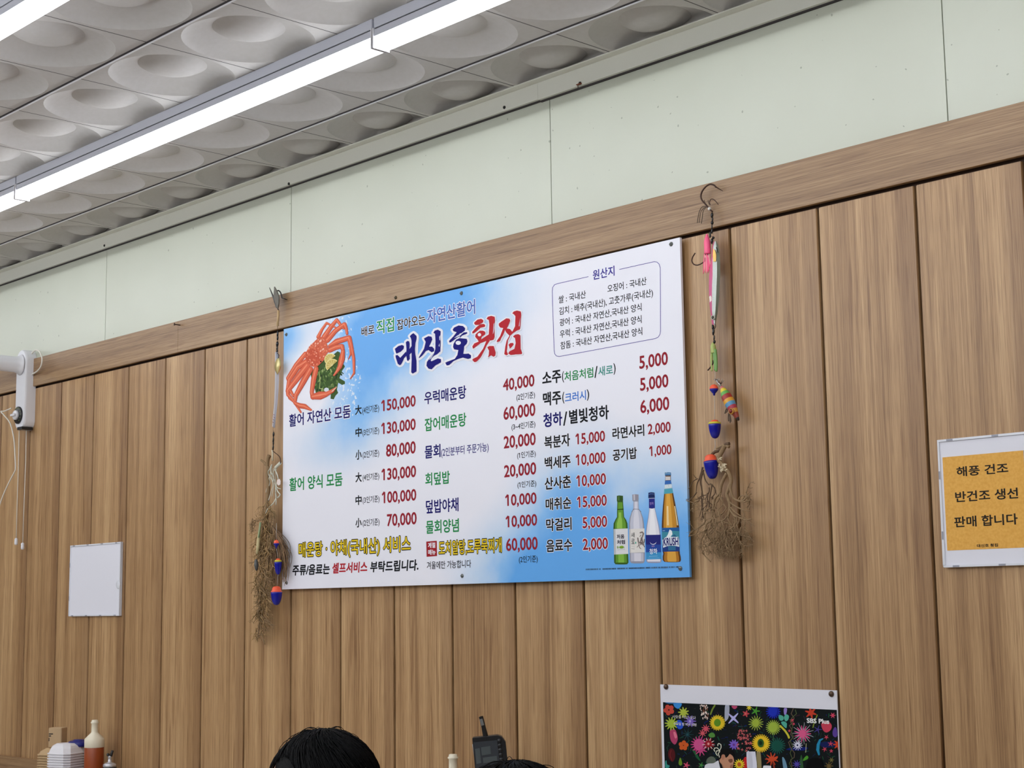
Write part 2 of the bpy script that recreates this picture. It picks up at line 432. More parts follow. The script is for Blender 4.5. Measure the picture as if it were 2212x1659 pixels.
# ================================================================== the menu sign
SY = -.017                                        # its printed face
RED = (150, 32, 46); GRN = (38, 140, 78); NAV = (24, 18, 104); BLK = (22, 24, 30)
PUR = (62, 54, 150); WHT = (238, 238, 246)
tl, tr, br, bl = at(609.5, 712, SY), at(1467.5, 513, SY), at(1491, 1248, SY), at(613, 1272, SY)
sx0, sx1 = (tl.x+bl.x)/2, (tr.x+br.x)/2; sz0, sz1 = (bl.z+br.z)/2, (tl.z+tr.z)/2
SW, SH = sx1-sx0, sz1-sz0
sign = thing('menu_sign', 'large white and sky blue menu board with a red crab picture and red prices', 'menu sign', (sx0, SY, sz0))
t = NT('sign_print', .38, .4)
x, y, z = t.sep(t.tc.outputs['Object'])
u = t.math('DIVIDE', x, SW); v = t.math('DIVIDE', z, SH)
vec = t.comb(t.math('MULTIPLY', u, 2.0), 0., v)
n1 = t.math('SUBTRACT', t.noise(vec, 2.2, 4, .55), .5); n2 = t.math('SUBTRACT', t.noise(vec, 5.5, 4, .6), .5)
def blob(cu, cv, ru, rv, amp):
    a = t.math('POWER', t.math('DIVIDE', t.math('SUBTRACT', u, cu), ru), 2.); c2 = t.math('POWER', t.math('DIVIDE', t.math('SUBTRACT', v, cv), rv), 2.)
    return t.math('MULTIPLY', t.math('EXPONENT', t.math('MULTIPLY', t.math('ADD', a, c2), -1.)), amp)
# amounts of sky: a band sloping over the upper left corner, and the lower right corner
sky = t.math('ADD', blob(.36, .93, .20, .20, .90), blob(.26, .78, .12, .22, .70))
sky = t.math('ADD', sky, blob(.0, .95, .09, .10, .8)); sky = t.math('ADD', sky, blob(.15, .58, .14, .15, .40)); sky = t.math('SUBTRACT', sky, blob(.10, .80, .075, .2, .55)); sky = t.math('MAXIMUM', sky, 0.)
sky = t.math('ADD', sky, blob(.50, .98, .16, .16, .55))
sky = t.math('ADD', sky, blob(.86, .02, .24, .16, 1.0)); sky = t.math('ADD', sky, blob(.80, .22, .14, .20, .62))
sky = t.math('ADD', sky, blob(.66, .02, .12, .12, .55)); sky = t.math('ADD', sky, blob(1.0, .10, .10, .22, .65))
sky = t.math('ADD', sky, t.math('MULTIPLY', t.math('ADD', n1, t.math('MULTIPLY', n2, .5)), t.math('MULTIPLY', t.math('MINIMUM', sky, .7), 1.7)), clamp=True)
cl = t.ramp(sky, [(.06, srgb((236, 236, 246))), (.35, srgb((200, 220, 244))), (.68, srgb((138, 192, 244))), (1., srgb((96, 170, 240)))])
# flecks of spray to the right of the crab
vo = t.N.new('ShaderNodeTexNoise'); t.link(t.comb(t.math('MULTIPLY', u, 2.), 0., v), vo.inputs['Vector']); vo.inputs['Scale'].default_value = 62; vo.inputs['Detail'].default_value = 1
fl = t.math('GREATER_THAN', vo.outputs['Fac'], .60)
du = t.math('SUBTRACT', u, t.math('ADD', .185, t.math('MULTIPLY', t.math('SUBTRACT', .8, v), .07)))
reg = t.math('MULTIPLY', t.math('LESS_THAN', t.math('ABSOLUTE', t.math('ADD', du, t.math('MULTIPLY', n1, .1))), .040), t.math('GREATER_THAN', v, .62))
cl = t.mix(t.math('MULTIPLY', t.math('MULTIPLY', fl, reg), .75), cl, srgb((232, 238, 248)))
t.col(cl); board_m = t.M
edge_m = mat('foam_board_edge', srgb((205, 208, 215)), .6)
d = MB(); d.box((sx0, SY, sz0), (sx1, SY+.006, sz1), board_m); d.build('board', sign, None)
# the board's object space must start at its lower left corner
bd = [o for o in sign.children if o.name.startswith('board')][0]
bd.data.transform(Matrix.Translation((-sx0, -SY, -sz0))); bd.matrix_parent_inverse = Matrix.Identity(4)

def full(c0, sc, q): return (c0[0]+q[0]/sc, c0[1]+q[1]/sc, c0[1]+q[2]/sc, c0[0]+q[3]/sc, c0[1]+q[4]/sc, c0[1]+q[5]/sc)
A1 = ((600, 520), 4.365); A2 = ((600, 860), 3.8587); A3 = ((1040, 500), 4.365); A4 = ((1040, 860), 3.95)
HW = (WHT, .045)
def T(P, body, A, q, c, bold=.022, k=3, halo=None, shear=0., par=None, yv=None, nm=None):
    own = P is None                       # every line of print is a part of its own
    if own: P = Print(SY if yv is None else yv)
    P.text(body, full(A[0], A[1], q), c, bold, k, halo, shear)
    if own: P.build(nm or ('price_lettering' if body[0].isdigit() else 'portion_lettering' if body.endswith('기준)') else 'word_lettering'), par or sign)

P = None
T(P, '배로', A1, (790, 812, 900, 912, 790, 888), BLK, .018, 4, HW)
T(P, '직접', A1, (932, 755, 878, 1098, 718, 860), (48, 150, 92), .02, 4, HW)
T(P, '잡아오는', A1, (1123, 735, 838, 1392, 695, 798), BLK, .018, 4, HW)
T(P, '자연산활어', A1, (1408, 645, 780, 1862, 548, 695), (78, 110, 190), .02, 4, HW)

# brush lettered shop name
P = Print(SY); cc = crop(845, 660, 7.373)
BR = [
 ([(65,690),(120,645),(180,628),(212,645),(205,690),(160,735),(90,768),(78,740)], 0),
 ([(75,795),(108,788),(152,832),(245,730),(250,800),(215,835),(165,940),(140,950),(112,930),(80,830)], 0),
 ([(240,585),(262,565),(292,570),(302,605),(298,700),(303,850),(275,885),(258,870),(246,790),(250,690)], 0),
 ([(280,720),(338,635),(338,745),(290,790)], 0),
 ([(303,490),(330,460),(362,440),(410,485),(412,520),(400,580),(392,780),(410,880),(410,1050),(350,1085),(325,1065),(332,860),(330,560),(320,520)], 0),
 ([(527,525),(600,487),(650,498),(662,540),(610,655),(660,655),(692,690),(690,730),(650,745),(600,710),(560,725),(500,800),(450,840),(448,825),(530,690),(556,580)], 0),
 ([(678,435),(700,400),(750,385),(795,410),(790,500),(793,640),(790,730),(740,775),(690,800),(650,840),(635,880),(650,888),(750,842),(800,855),(800,905),(710,955),(650,1018),(600,1005),(568,960),(575,900),(630,825),(690,760),(710,690),(712,560),(705,450)], 0),
 ([(985,385),(1010,350),(1080,318),(1150,328),(1185,360),(1180,400),(1120,445),(1060,430),(1000,410)], 0),
 ([(928,565),(1000,490),(1050,425),(1110,435),(1090,460),(1030,500),(1010,520),(1100,485),(1160,430),(1215,425),(1220,445),(1150,475),(1060,510),(960,585),(935,592)], 0),
 ([(1040,545),(1095,520),(1150,525),(1210,530),(1222,570),(1210,610),(1170,650),(1155,770),(1190,770),(1240,765),(1280,795),(1275,840),(1230,852),(1150,830),(1080,850),(1000,885),(930,950),(890,955),(868,910),(900,895),(1020,850),(1060,790),(1075,710),(1010,700),(992,660),(1000,610)], 0),
 ([(1090,525),(1130,455),(1160,440),(1120,500)], 0),
 ([(1330,270),(1380,225),(1440,212),(1475,235),(1470,270),(1400,310),(1350,312),(1328,290)], 1),
 ([(1298,420),(1360,350),(1420,300),(1480,292),(1505,310),(1500,340),(1430,355),(1330,440),(1300,445)], 1),
 ([(1380,430),(1420,400),(1470,400),(1505,420),(1505,460),(1450,500),(1440,540),(1560,460),(1570,300),(1560,230),(1525,215),(1545,180),(1600,165),(1655,180),(1660,220),(1650,350),(1655,500),(1640,545),(1590,560),(1570,545),(1430,600),(1310,690),(1300,650),(1330,605),(1400,575),(1380,540),(1345,500),(1350,460)], 1),
 ([(1530,545),(1585,550),(1525,640),(1490,720),(1430,830),(1360,900),(1330,902),(1298,865),(1310,850),(1380,815),(1470,690),(1500,620)], 1),
 ([(1537,665),(1570,645),(1640,645),(1672,750),(1665,800),(1640,818),(1600,795),(1545,825),(1560,790),(1565,720)], 1),
 ([(1720,290),(1750,265),(1840,205),(1890,210),(1905,240),(1850,365),(1900,375),(1935,420),(1905,470),(1890,480),(1840,430),(1820,390),(1790,470),(1760,520),(1740,570),(1690,585),(1690,560),(1740,490),(1790,360),(1740,350),(1722,320)], 1),
 ([(1935,125),(1960,95),(2010,80),(2070,95),(2078,130),(2065,330),(2060,380),(2010,400),(1950,440),(1905,480),(1866,560),(1858,650),(1850,730),(1870,780),(1840,795),(1808,775),(1825,650),(1845,560),(1890,480),(1945,400),(1980,330),(1985,170),(1960,140)], 1),
 ([(1945,495),(1980,465),(2030,455),(2065,475),(2070,690),(2095,760),(2085,775),(1990,780),(1910,790),(1870,765),(1890,730),(1970,690),(1990,600),(1980,520)], 1),
 ([(1875,625),(1900,600),(1945,595),(1960,620),(1930,660),(1895,690),(1890,660)], 1)]
for pts, k in BR:
    P.stroke(cc(pts), 9.5 if k == 0 else 5.5, WHT, 1.0, True)
for pts, k in BR: P.poly(cc(pts), WHT, 2)
for pts, k in BR: P.poly(cc(pts), (20, 16, 118) if k == 0 else (186, 40, 50), 3 if pts[0] != (75,795) else 3.1)
for cx, cy, rx, ry in [(1075, 595, 42, 32), (1412, 465, 27, 27)]: P.ell(845+cx/7.373, 660+cy/7.373, rx/7.373, ry/7.373, WHT, 4)
for pts in ([(612,865),(640,820),(690,770),(645,838),(622,862)], [(772,500),(790,470),(785,560),(775,545)], [(762,640),(778,600),(776,660)], [(1640,300),(1652,270),(1640,420),(1626,460)], [(2040,330),(2062,190),(2050,330)], [(395,590),(400,580),(392,780),(386,700)], [(1120,470),(1060,490),(1015,520),(1060,475)]):
    P.poly(cc(pts), (214, 218, 240), 4)
P.build('brush_lettering', sign)

# crab on greens with two lemon slices
P = Print(SY); cc = crop(610, 670, 7.212); kk = 1/7.212
OR = (222, 104, 76); OD = (198, 82, 58); OL = (240, 142, 108)
def limb(pts, wd, k=2.):
    ws = [x*kk for x in wd]
    P.stroke(cc(pts), [a*1.0 for a in ws], OD, k); P.stroke([(x-.3, y-.4) for x, y in cc(pts)], [a*.80 for a in ws], OR, k+.2)
    P.stroke([(x-.9, y-.8) for x, y in cc(pts)], [a*.22 for a in ws], OL, k+.35)
lf = [(640,780),(760,720),(860,640),(900,660),(890,800),(960,850),(975,880),(920,960),(890,1060),(975,1110),(975,1150),(930,1165),(870,1130),(850,1240),(870,1290),(830,1330),(800,1390),(750,1380),(755,1310),(640,1290),(520,1290),(500,1200),(530,1100),(450,1060),(440,990),(500,900),(560,860)]
P.poly(cc(lf), (66, 92, 46), 1.)
random.seed(4)
for i in range(95):
    a = random.uniform(520, 920); c2 = random.uniform(860, 1280) if a < 860 else random.uniform(860, 1000)
    l = random.uniform(25, 80); an = random.uniform(-.6, .9)
    P.stroke(cc([(a, c2), (a+l*sin(an)*.6, c2+l*cos(an)*.6)]), random.uniform(1.0, 3.4), random.choice([(92,122,60),(48,72,36),(120,146,82),(38,58,32),(80,110,56),(150,170,108)]), 1.2+.012*i/2)
P.stroke(cc([(575,960),(590,1120),(580,1220),(640,1230)]), 1.4, (176, 190, 120), 1.9)
P.ell(610+690*kk, 670+1240*kk, 5.2, 4.5, (216, 222, 232), 1.9)
limb([(560,420),(620,300),(690,200),(740,225),(830,270)], (60,45,36,34,26), 1.5)
limb([(650,420),(760,260),(850,150),(905,225),(960,290)], (80,66,50,46,30), 1.8)
limb([(700,470),(830,320),(970,220),(1000,290),(1010,370)], (84,72,66,46,40), 2.0)
limb([(730,560),(850,490),(1040,430),(1080,560),(1115,760),(1120,980),(1060,1075)], (40,90,80,52,46,34,8), 2.2)
limb([(1030,470),(1060,600),(1065,690),(1030,770)], (34,34,26,6), 2.0)
limb([(740,620),(830,580),(930,560),(950,640)], (86,80,70,56), 2.4)
limb([(950,640),(930,760),(900,880),(850,960),(800,1020)], (60,92,72,40,8), 2.7)
limb([(930,820),(880,930),(810,1025)], (50,40,8), 2.8)
limb([(360,680),(220,850),(90,1060),(110,1150)], (70,70,62,40), 1.6)
limb([(380,800),(240,890),(110,1090),(75,1260)], (90,84,66,44), 1.8)
limb([(390,860),(250,1040),(90,1250),(90,1320),(175,1400)], (104,96,70,56,36), 2.0)
limb([(440,920),(330,1110),(210,1330),(205,1420)], (88,92,66,40), 2.2)
limb([(75,1260),(120,1370),(180,1420),(290,1590)], (48,52,44,30), 1.7)
limb([(130,1260),(175,1340)], (50,40), 1.7)
limb([(200,1450),(280,1490),(350,1500),(450,1555)], (50,80,80,30), 2.3)
limb([(530,910),(490,1080),(460,1280),(480,1360)], (76,80,60,72), 2.4)
limb([(480,1350),(590,1330),(680,1310)], (84,130,84), 2.7)
limb([(680,1320),(790,1265),(840,1210)], (60,40,8), 2.8)
limb([(680,1290),(770,1250),(850,1200)], (30,24,6), 2.9)
P.stroke(cc([(780,1265),(850,1203)]), [2, .6], (236, 220, 200), 3.4)
body = [(555,440),(600,415),(660,430),(690,500),(715,590),(730,640),(690,690),(670,760),(600,830),(560,870),(500,885),(430,870),(380,820),(360,740),(370,660),(430,560)]
P.poly(cc(body), (216, 104, 76), 3.0)
P.poly(cc([(380,660),(470,600),(560,640),(600,760),(560,850),(480,870),(400,820),(370,740)]), (204, 88, 64), 3.15)
for i in range(120):
    a = random.uniform(0, 2*pi); r = math.sqrt(random.random()); px, py = 545+r*150*cos(a)+(-.55)*r*170*sin(a)*.5, 650+r*210*sin(a)
    P.ell(610+px*kk, 670+py*kk, random.uniform(.7, 2.4), random.uniform(.6, 1.6), random.choice([(236,140,108),(200,84,60),(226,120,90),(244,176,150),(212,98,72)]), 3.3+.004*i, 8, random.uniform(0, 3))
for px, py, r in [(600,480,26),(560,520,16),(520,560,12),(640,610,22),(600,640,16),(650,720,14)]:
    P.ell(610+px*kk, 670+py*kk, r*kk, r*.6*kk, (246, 190, 170), 3.9, 12, -.9)
P.ell(610+605*kk, 670+800*kk, 1.9, 1.5, (40, 28, 24), 4)
def lemon(cx, cy, r, a0, k):
    half = lambda rr: [(610+(cx+rr*cos(a0+pi*i/16))*kk, 670+(cy+rr*sin(a0+pi*i/16))*kk) for i in range(17)]
    P.poly(half(r), (232, 220, 150), k); P.poly(half(r*.86), (206, 184, 104), k+.15)
    for i in range(1, 6): P.stroke([(610+cx*kk, 670+cy*kk), (610+(cx+r*.84*cos(a0+pi*i/6))*kk, 670+(cy+r*.84*sin(a0+pi*i/6))*kk)], .7, (238, 226, 170), k+.3)
lemon(756, 770, 96, pi*.80, 4.0); lemon(785, 865, 108, pi*.76, 4.5)
P.build('crab_picture', sign)

# dishes and prices, left block
P = None
T(P, '활어 자연산 모둠', A2, (95, 130, 237, 608, 58, 170), NAV, .022, 6, (WHT, .05))
T(P, '활어 양식 모둠', A2, (97, 658, 775, 540, 622, 735), GRN)
for n, (hz, mn, pr, q1, q2, q3) in enumerate([
   ('大', '(4인기준)', '150,000', (645, 57, 140, 700, 57, 136), (706, 68, 130, 845, 53, 115), (863, 10, 112, 1150, -28, 70)),
   ('中', '(3인기준)', '130,000', (648, 246, 325, 700, 243, 322), (707, 256, 316, 845, 240, 297), (863, 203, 300, 1150, 163, 268)),
   ('小', '(2인기준)', '80,000', (648, 432, 515, 700, 428, 512), (708, 440, 500, 845, 428, 488), (903, 385, 490, 1150, 358, 462)),
   ('大', '(4인기준)', '130,000', (648, 619, 703, 700, 617, 700), (708, 632, 690, 846, 620, 676), (865, 588, 687, 1153, 552, 660)),
   ('中', '(3인기준)', '100,000', (648, 810, 893, 700, 808, 890), (708, 820, 880, 848, 810, 864), (868, 778, 878, 1155, 750, 855)),
   ('小', '(2인기준)', '70,000', (648, 1000, 1080, 700, 997, 1077), (708, 1010, 1072, 848, 1000, 1056), (910, 967, 1070, 1158, 947, 1053))]):
    kx = 6 if n == 0 else 3
    T(P, hz, A2, q1, BLK, .03, kx); T(P, mn, A2, q2, (40, 42, 50), .012, kx); T(P, pr, A2, q3, RED, .024, kx)
T(P, '매운탕 · 야채(국내산) 서비스', A2, (175, 1202, 1330, 1107, 1148, 1275), (232, 200, 40), .016, 4, ((24, 22, 16), .052))
T(P, '주류/음료는', A2, (120, 1392, 1482, 432, 1378, 1468), BLK, .034, 3, None, .10)
T(P, '셀프서비스', A2, (452, 1375, 1466, 745, 1358, 1450), (178, 36, 48), .034, 3, None, .10)
T(P, '부탁드립니다.', A2, (768, 1362, 1455, 1172, 1342, 1437), BLK, .034, 3, None, .10)
T(P, '우럭매운탕', A1, (1382, 1425, 1542, 1778, 1362, 1492), NAV, .024, 3, HW)
T(P, '40,000', A3, (203, 1388, 1500, 500, 1348, 1466), RED); T(P, '(2인기준)', A3, (330, 1528, 1592, 505, 1510, 1572), BLK, .012)
T(P, '잡어매운탕', A2, (1225, 166, 278, 1572, 122, 236), GRN)
T(P, '60,000', A4, (188, 70, 182, 460, 45, 158), RED); T(P, '(3~4인기준)', A4, (257, 212, 270, 460, 197, 252), BLK, .012)
T(P, '물회', A2, (1225, 396, 506, 1357, 382, 493), NAV); T(P, '(2인분부터 주문가능)', A2, (1362, 410, 487, 1758, 372, 446), (48, 44, 120), .012)
T(P, '20,000', A4, (190, 322, 428, 463, 295, 405), RED); T(P, '(1인기준)', A4, (305, 460, 516, 463, 445, 500), BLK, .012)
T(P, '회덮밥', A2, (1230, 622, 730, 1435, 607, 716), GRN)
T(P, '20,000', A4, (193, 570, 675, 467, 547, 655), RED); T(P, '(1인기준)', A4, (308, 713, 768, 468, 698, 752), BLK, .012)
T(P, '덮밥야채', A2, (1235, 850, 966, 1507, 828, 942), NAV); T(P, '10,000', A4, (203, 818, 920, 470, 798, 905), RED)
T(P, '물회양념', A2, (1235, 1020, 1135, 1510, 1002, 1114), GRN); T(P, '10,000', A4, (207, 1000, 1103, 475, 983, 1090), RED)
T(P, '60,000', A4, (210, 1195, 1308, 480, 1183, 1292), RED); T(P, '(2인기준)', A4, (320, 1350, 1408, 480, 1338, 1396), BLK, .012)
P = Print(SY); cc = crop(600, 860, 3.8587)
P.poly(cc([(1238, 1196), (1326, 1189), (1328, 1316), (1241, 1323)]), (160, 32, 40), 1)
T(P, '계절', A2, (1252, 1206, 1252, 1314, 1200, 1247), WHT, .03); T(P, '메뉴', A2, (1254, 1264, 1310, 1316, 1258, 1304), WHT, .03)
P.build('season_stamp', sign)
P = Print(SY); P.text('도치알탕,도루묵찌개', (947.8, 1169, 1200, 1083.6, 1161, 1193.5), (232, 200, 40), .016, 4, ((24, 22, 16), .056)); P.build('word_lettering', sign)
T(None, '겨울에만 가능합니다', A2, (1243, 1360, 1427, 1612, 1348, 1413), BLK, .012)
# origin box
P = None; cc = crop(1040, 500, 4.365)
T(P, '원산지', A3, (1050, 362, 456, 1255, 325, 422), PUR, .02)
T(P, '쌀 : 국내산', A3, (727, 606, 676, 985, 558, 632), BLK, .012); T(P, '오징어 : 국내산', A3, (1188, 500, 574, 1557, 432, 506), BLK, .012)
T(P, '김치 : 배추(국내산), 고춧가루(국내산)', A3, (733, 712, 788, 1617, 542, 616), BLK, .012)
T(P, '광어 : 국내산 자연산,국내산 양식', A3, (737, 828, 896, 1510, 672, 748), BLK, .012)
T(P, '우럭 : 국내산 자연산,국내산 양식', A3, (740, 934, 1008, 1510, 787, 862), BLK, .012)
T(P, '참돔 : 국내산 자연산,국내산 양식', A3, (745, 1042, 1116, 1517, 900, 975), BLK, .012)
P = Print(SY); P.stroke(cc([(1008, 426), (860, 460), (722, 491), (690, 502), (672, 528), (668, 560), (672, 700), (680, 950), (686, 1120), (692, 1155), (708, 1174), (734, 1179), (1000, 1130), (1300, 1074), (1640, 1010), (1668, 996), (1684, 970), (1689, 930), (1688, 700), (1686, 340), (1676, 308), (1655, 289), (1630, 285), (1480, 318), (1303, 358)]), 1.15, PUR, 2)
P.build('origin_box_outline', sign)
# drinks
P = None
T(P, '소주', A3, (573, 1327, 1446, 752, 1303, 1430), BLK, .03); T(P, '(', A3, (760, 1318, 1428, 778, 1316, 1424), BLK, .02)
T(P, '처음처럼', A3, (783, 1322, 1416, 1055, 1280, 1376), GRN, .02); T(P, '/', A3, (1065, 1272, 1382, 1096, 1268, 1378), BLK, .02)
T(P, '새로', A3, (1102, 1274, 1366, 1240, 1256, 1346), (70, 150, 140), .02); T(P, ')', A3, (1245, 1242, 1352, 1266, 1240, 1350), BLK, .02)
T(P, '5,000', A3, (1488, 1172, 1300, 1758, 1132, 1256), RED)
T(P, '맥주', A3, (580, 1517, 1646, 752, 1498, 1632), BLK, .03); T(P, '(', A3, (762, 1514, 1626, 782, 1512, 1622), BLK, .02)
T(P, '크러시', A3, (787, 1524, 1612, 985, 1496, 1590), (60, 120, 210), .02); T(P, ')', A3, (994, 1488, 1598, 1016, 1486, 1594), BLK, .02)
T(P, '5,000', A3, (1495, 1382, 1508, 1763, 1342, 1466), RED)
T(P, '청하', A4, (528, 130, 250, 690, 115, 236), NAV, .028); T(P, '/', A4, (697, 118, 238, 733, 112, 232), BLK, .02)
T(P, '별빛청하', A4, (748, 100, 222, 1088, 55, 182), BLK, .028); T(P, '6,000', A4, (1355, 12, 128, 1603, -10, 104), RED)
for nm, p, q1, q2 in [('복분자', '15,000', (537, 322, 432, 757, 303, 413), (803, 298, 396, 1055, 272, 372)),
                      ('백세주', '10,000', (540, 500, 606, 762, 485, 594), (805, 475, 576, 1060, 453, 553)),
                      ('산사춘', '10,000', (540, 672, 782, 765, 658, 769), (810, 655, 756, 1063, 634, 738)),
                      ('매취순', '15,000', (548, 853, 960, 767, 840, 944), (815, 838, 936, 1070, 817, 919)),
                      ('막걸리', '5,000', (552, 1028, 1137, 770, 1016, 1126), (863, 1015, 1111, 1073, 1002, 1101)),
                      ('음료수', '2,000', (553, 1208, 1316, 775, 1198, 1306), (865, 1200, 1298, 1080, 1187, 1287)),
                      ('라면사리', '2,000', (1118, 252, 352, 1390, 223, 326), (1420, 220, 309, 1615, 199, 291)),
                      ('공기밥', '1,000', (1120, 438, 536, 1327, 416, 519), (1432, 408, 496, 1622, 387, 481))]:
    T(P, nm, A4, q1, BLK, .026, 3, (WHT, .04)); T(P, p, A4, q2, RED, .022, 3, (WHT, .04))
P = Print(SY)       # a line of print too small to read
random.seed(9); xx = 1265.3
while xx < 1469:
    wv = random.uniform(1.0, 1.7); f = (xx-1265)/205
    if random.random() > .12: P.poly([(xx, 1228.6-5.6*f), (xx+wv, 1228.5-5.6*f), (xx+wv, 1231.6-5.6*f), (xx, 1231.7-5.6*f)], random.choice([(70, 96, 124), (92, 120, 150), (54, 74, 96)]), 1)
    xx += wv+.45
P.build('fine_print', sign)

# four bottles printed in the corner
cb = crop(1310, 1010, 7.212)
def bottle(name, rows, fills, extra):
    P = Print(SY)
    L_ = [(r[0], r[2]) for r in rows]; R_ = [(r[1], r[2]) for r in rows]
    P.poly(cb(L_+R_[::-1]), fills[0], 1)
    n = len(fills)
    for j in range(1, n):                       # inner tones, given as (fraction left, fraction right, colour, y0, y1)
        fa, fb, c, ya, yb = fills[j]
        rr = [r for r in rows if ya <= r[2] <= yb]
        if len(rr) < 2: continue
        P.poly(cb([(r[0]+(r[1]-r[0])*fa, r[2]) for r in rr]+[(r[0]+(r[1]-r[0])*fb, r[2]) for r in rr[::-1]]), c, 1+.12*j)
    extra(P); P.build(name, sign)
def tx(P, b, q, c, bold=.02, k=5): P.text(b, full((1310, 1010), 7.212, q), c, bold, k)
g1 = [(163,258,440),(163,258,520),(170,260,540),(165,270,700),(165,275,770),(140,305,810),(112,328,870),(108,332,950),(112,336,1150),(118,340,1350),(120,344,1480),(140,325,1506),(190,280,1510)]
def e1(P):
    P.poly(cb([(163,440),(200,434),(258,440),(260,515),(163,518)]), (52, 82, 34), 3)
    P.poly(cb([(180,445),(205,445),(205,512),(180,512)]), (84, 120, 58), 3.2)
    P.poly(cb([(170,648),(268,640),(268,655),(170,660)]), (34, 58, 20), 3)
    P.poly(cb([(112,958),(334,948),(342,1345),(118,1356)]), (222, 222, 226), 3.4)
    P.poly(cb([(112,958),(140,956),(150,1354),(118,1356)]), (188, 190, 194), 3.6)
    tx(P, '처음', (162, 1045, 1112, 280, 1035, 1108), (40, 36, 60), .03); tx(P, '처럼', (166, 1130, 1198, 292, 1125, 1192), (40, 36, 60), .03)
    P.ell(1310+236/7.212, 1010+1240/7.212, 4.5, 3.2, (150, 190, 60), 4.2); tx(P, 'fresh', (164, 1222, 1264, 280, 1216, 1258), (120, 164, 60), .02, 5)
    P.stroke(cb([(170, 1283), (290, 1276)]), .6, (150, 160, 150), 4.5)
bottle('green_bottle_picture', g1, [(60, 96, 34), (.12, .88, (104, 156, 52), 540, 950), (.25, .62, (150, 196, 84), 560, 950), (.12, .88, (96, 150, 50), 1350, 1480), (.3, .7, (130, 184, 72), 1350, 1480)], e1)
g2 = [(405,500,420),(408,500,520),(422,500,530),(418,505,640),(390,540,700),(360,572,790),(350,585,880),(352,592,1000),(356,596,1200),(360,598,1330),(366,596,1460),(385,580,1488),(430,540,1494)]
def e2(P):
    P.poly(cb([(403,422),(450,415),(500,420),(502,505),(406,510)]), (150, 146, 158), 3); P.poly(cb([(420,422),(445,420),(447,508),(424,509)]), (198, 196, 206), 3.2)
    P.stroke(cb([(395,690),(430,645),(500,650),(540,690)]), 1.0, (110, 112, 126), 3.2)
    P.poly(cb([(354,958),(594,948),(598,1320),(360,1330)]), (226, 222, 218), 3.4); P.poly(cb([(354,958),(376,957),(382,1328),(360,1330)]), (196, 194, 194), 3.6)
    tx(P, '새', (388, 1015, 1092, 440, 1010, 1088), (70, 70, 74), .0); tx(P, '로', (390, 1112, 1192, 444, 1108, 1188), (70, 70, 74), .0)
    P.ell(1310+457/7.212, 1010+1172/7.212, 1.5, 2.4, (96, 170, 150), 4.2)
    P.stroke(cb([(392, 1224), (440, 1240)]), .5, (150, 150, 150), 4.2); P.stroke(cb([(392, 1262), (440, 1268)]), .7, (110, 110, 110), 4.2)
    for pts, wd in [([(530,1015),(560,1005),(578,1030),(560,1080),(545,1120)], 3.2), ([(548,1100),(560,1150),(575,1200)], 4.2), ([(490,1100),(500,1160),(545,1190)], 3.0), ([(500,1180),(520,1250),(540,1265)], 1.6), ([(560,1190),(590,1160),(594,1120)], 2.4), ([(480,1240),(510,1205),(545,1200)], 1.4), ([(540,1050),(525,1075)], 1.6), ([(575,1200),(594,1235)], 2.0)]:
        P.stroke(cb(pts), wd, (134, 122, 118), 4.2)
    P.stroke(cb([(545,1110),(530,1160),(560,1180)]), 1.6, (90, 76, 72), 4.5)
bottle('clear_bottle_picture', g2, [(150, 152, 168), (.08, .92, (196, 198, 214), 530, 1010), (.3, .7, (220, 220, 232), 530, 1010), (.08, .92, (190, 190, 206), 1320, 1470), (.3, .75, (216, 214, 226), 1320, 1470)], e2)
g3 = [(655,750,390),(652,755,470),(662,752,480),(662,758,640),(665,762,660),(648,790,780),(625,820,900),(612,838,1000),(612,845,1060),(614,852,1250),(618,858,1430),(624,856,1465),(650,835,1484),(700,790,1488)]
def e3(P):
    P.poly(cb([(655,392),(700,384),(748,390),(755,470),(652,475)]), (24, 40, 92), 3); P.stroke(cb([(665,420),(690,408),(740,412)]), 1.2, (90, 120, 180), 3.2)
    P.poly(cb([(662,485),(752,482),(756,630),(710,640),(664,632)]), (40, 44, 132), 3); tx(P, '청하', (674, 540, 585, 738, 535, 580), (150, 130, 200), .02)
    P.poly(cb([(610,1050),(846,1046),(850,1200),(614,1210)]), (36, 40, 118), 3.4); P.poly(cb([(614,1200),(850,1200),(854,1320),(617,1325)]), (40, 74, 160), 3.4); P.poly(cb([(617,1320),(854,1320),(857,1425),(620,1432)]), (66, 150, 206), 3.4)
    P.poly(cb([(676,1158),(700,1185),(730,1192),(760,1182),(782,1158),(765,1190),(730,1204),(695,1192)]), (226, 226, 236), 4)
    tx(P, '별빛', (706, 1215, 1238, 752, 1213, 1236), (170, 140, 190), .02); tx(P, '청하', (672, 1265, 1352, 796, 1258, 1345), (228, 232, 244), .02)
    P.stroke(cb([(665, 1385), (795, 1378)]), .9, (150, 200, 230), 4.2); P.stroke(cb([(650, 1412), (820, 1405)]), .6, (130, 190, 224), 4.2)
bottle('white_bottle_picture', g3, [(150, 156, 186), (.07, .93, (226, 226, 236), 480, 1480), (.25, .7, (240, 240, 246), 640, 1060)], e3)
g4 = [(912,1005,78),(912,1008,115),(918,1003,130),(915,1005,200),(900,1040,400),(880,1080,600),(868,1110,770),(862,1130,900),(862,1135,940),(866,1138,1100),(874,1142,1300),(886,1145,1340),(876,1158,1390),(878,1162,1440),(900,1150,1468),(960,1100,1475)]
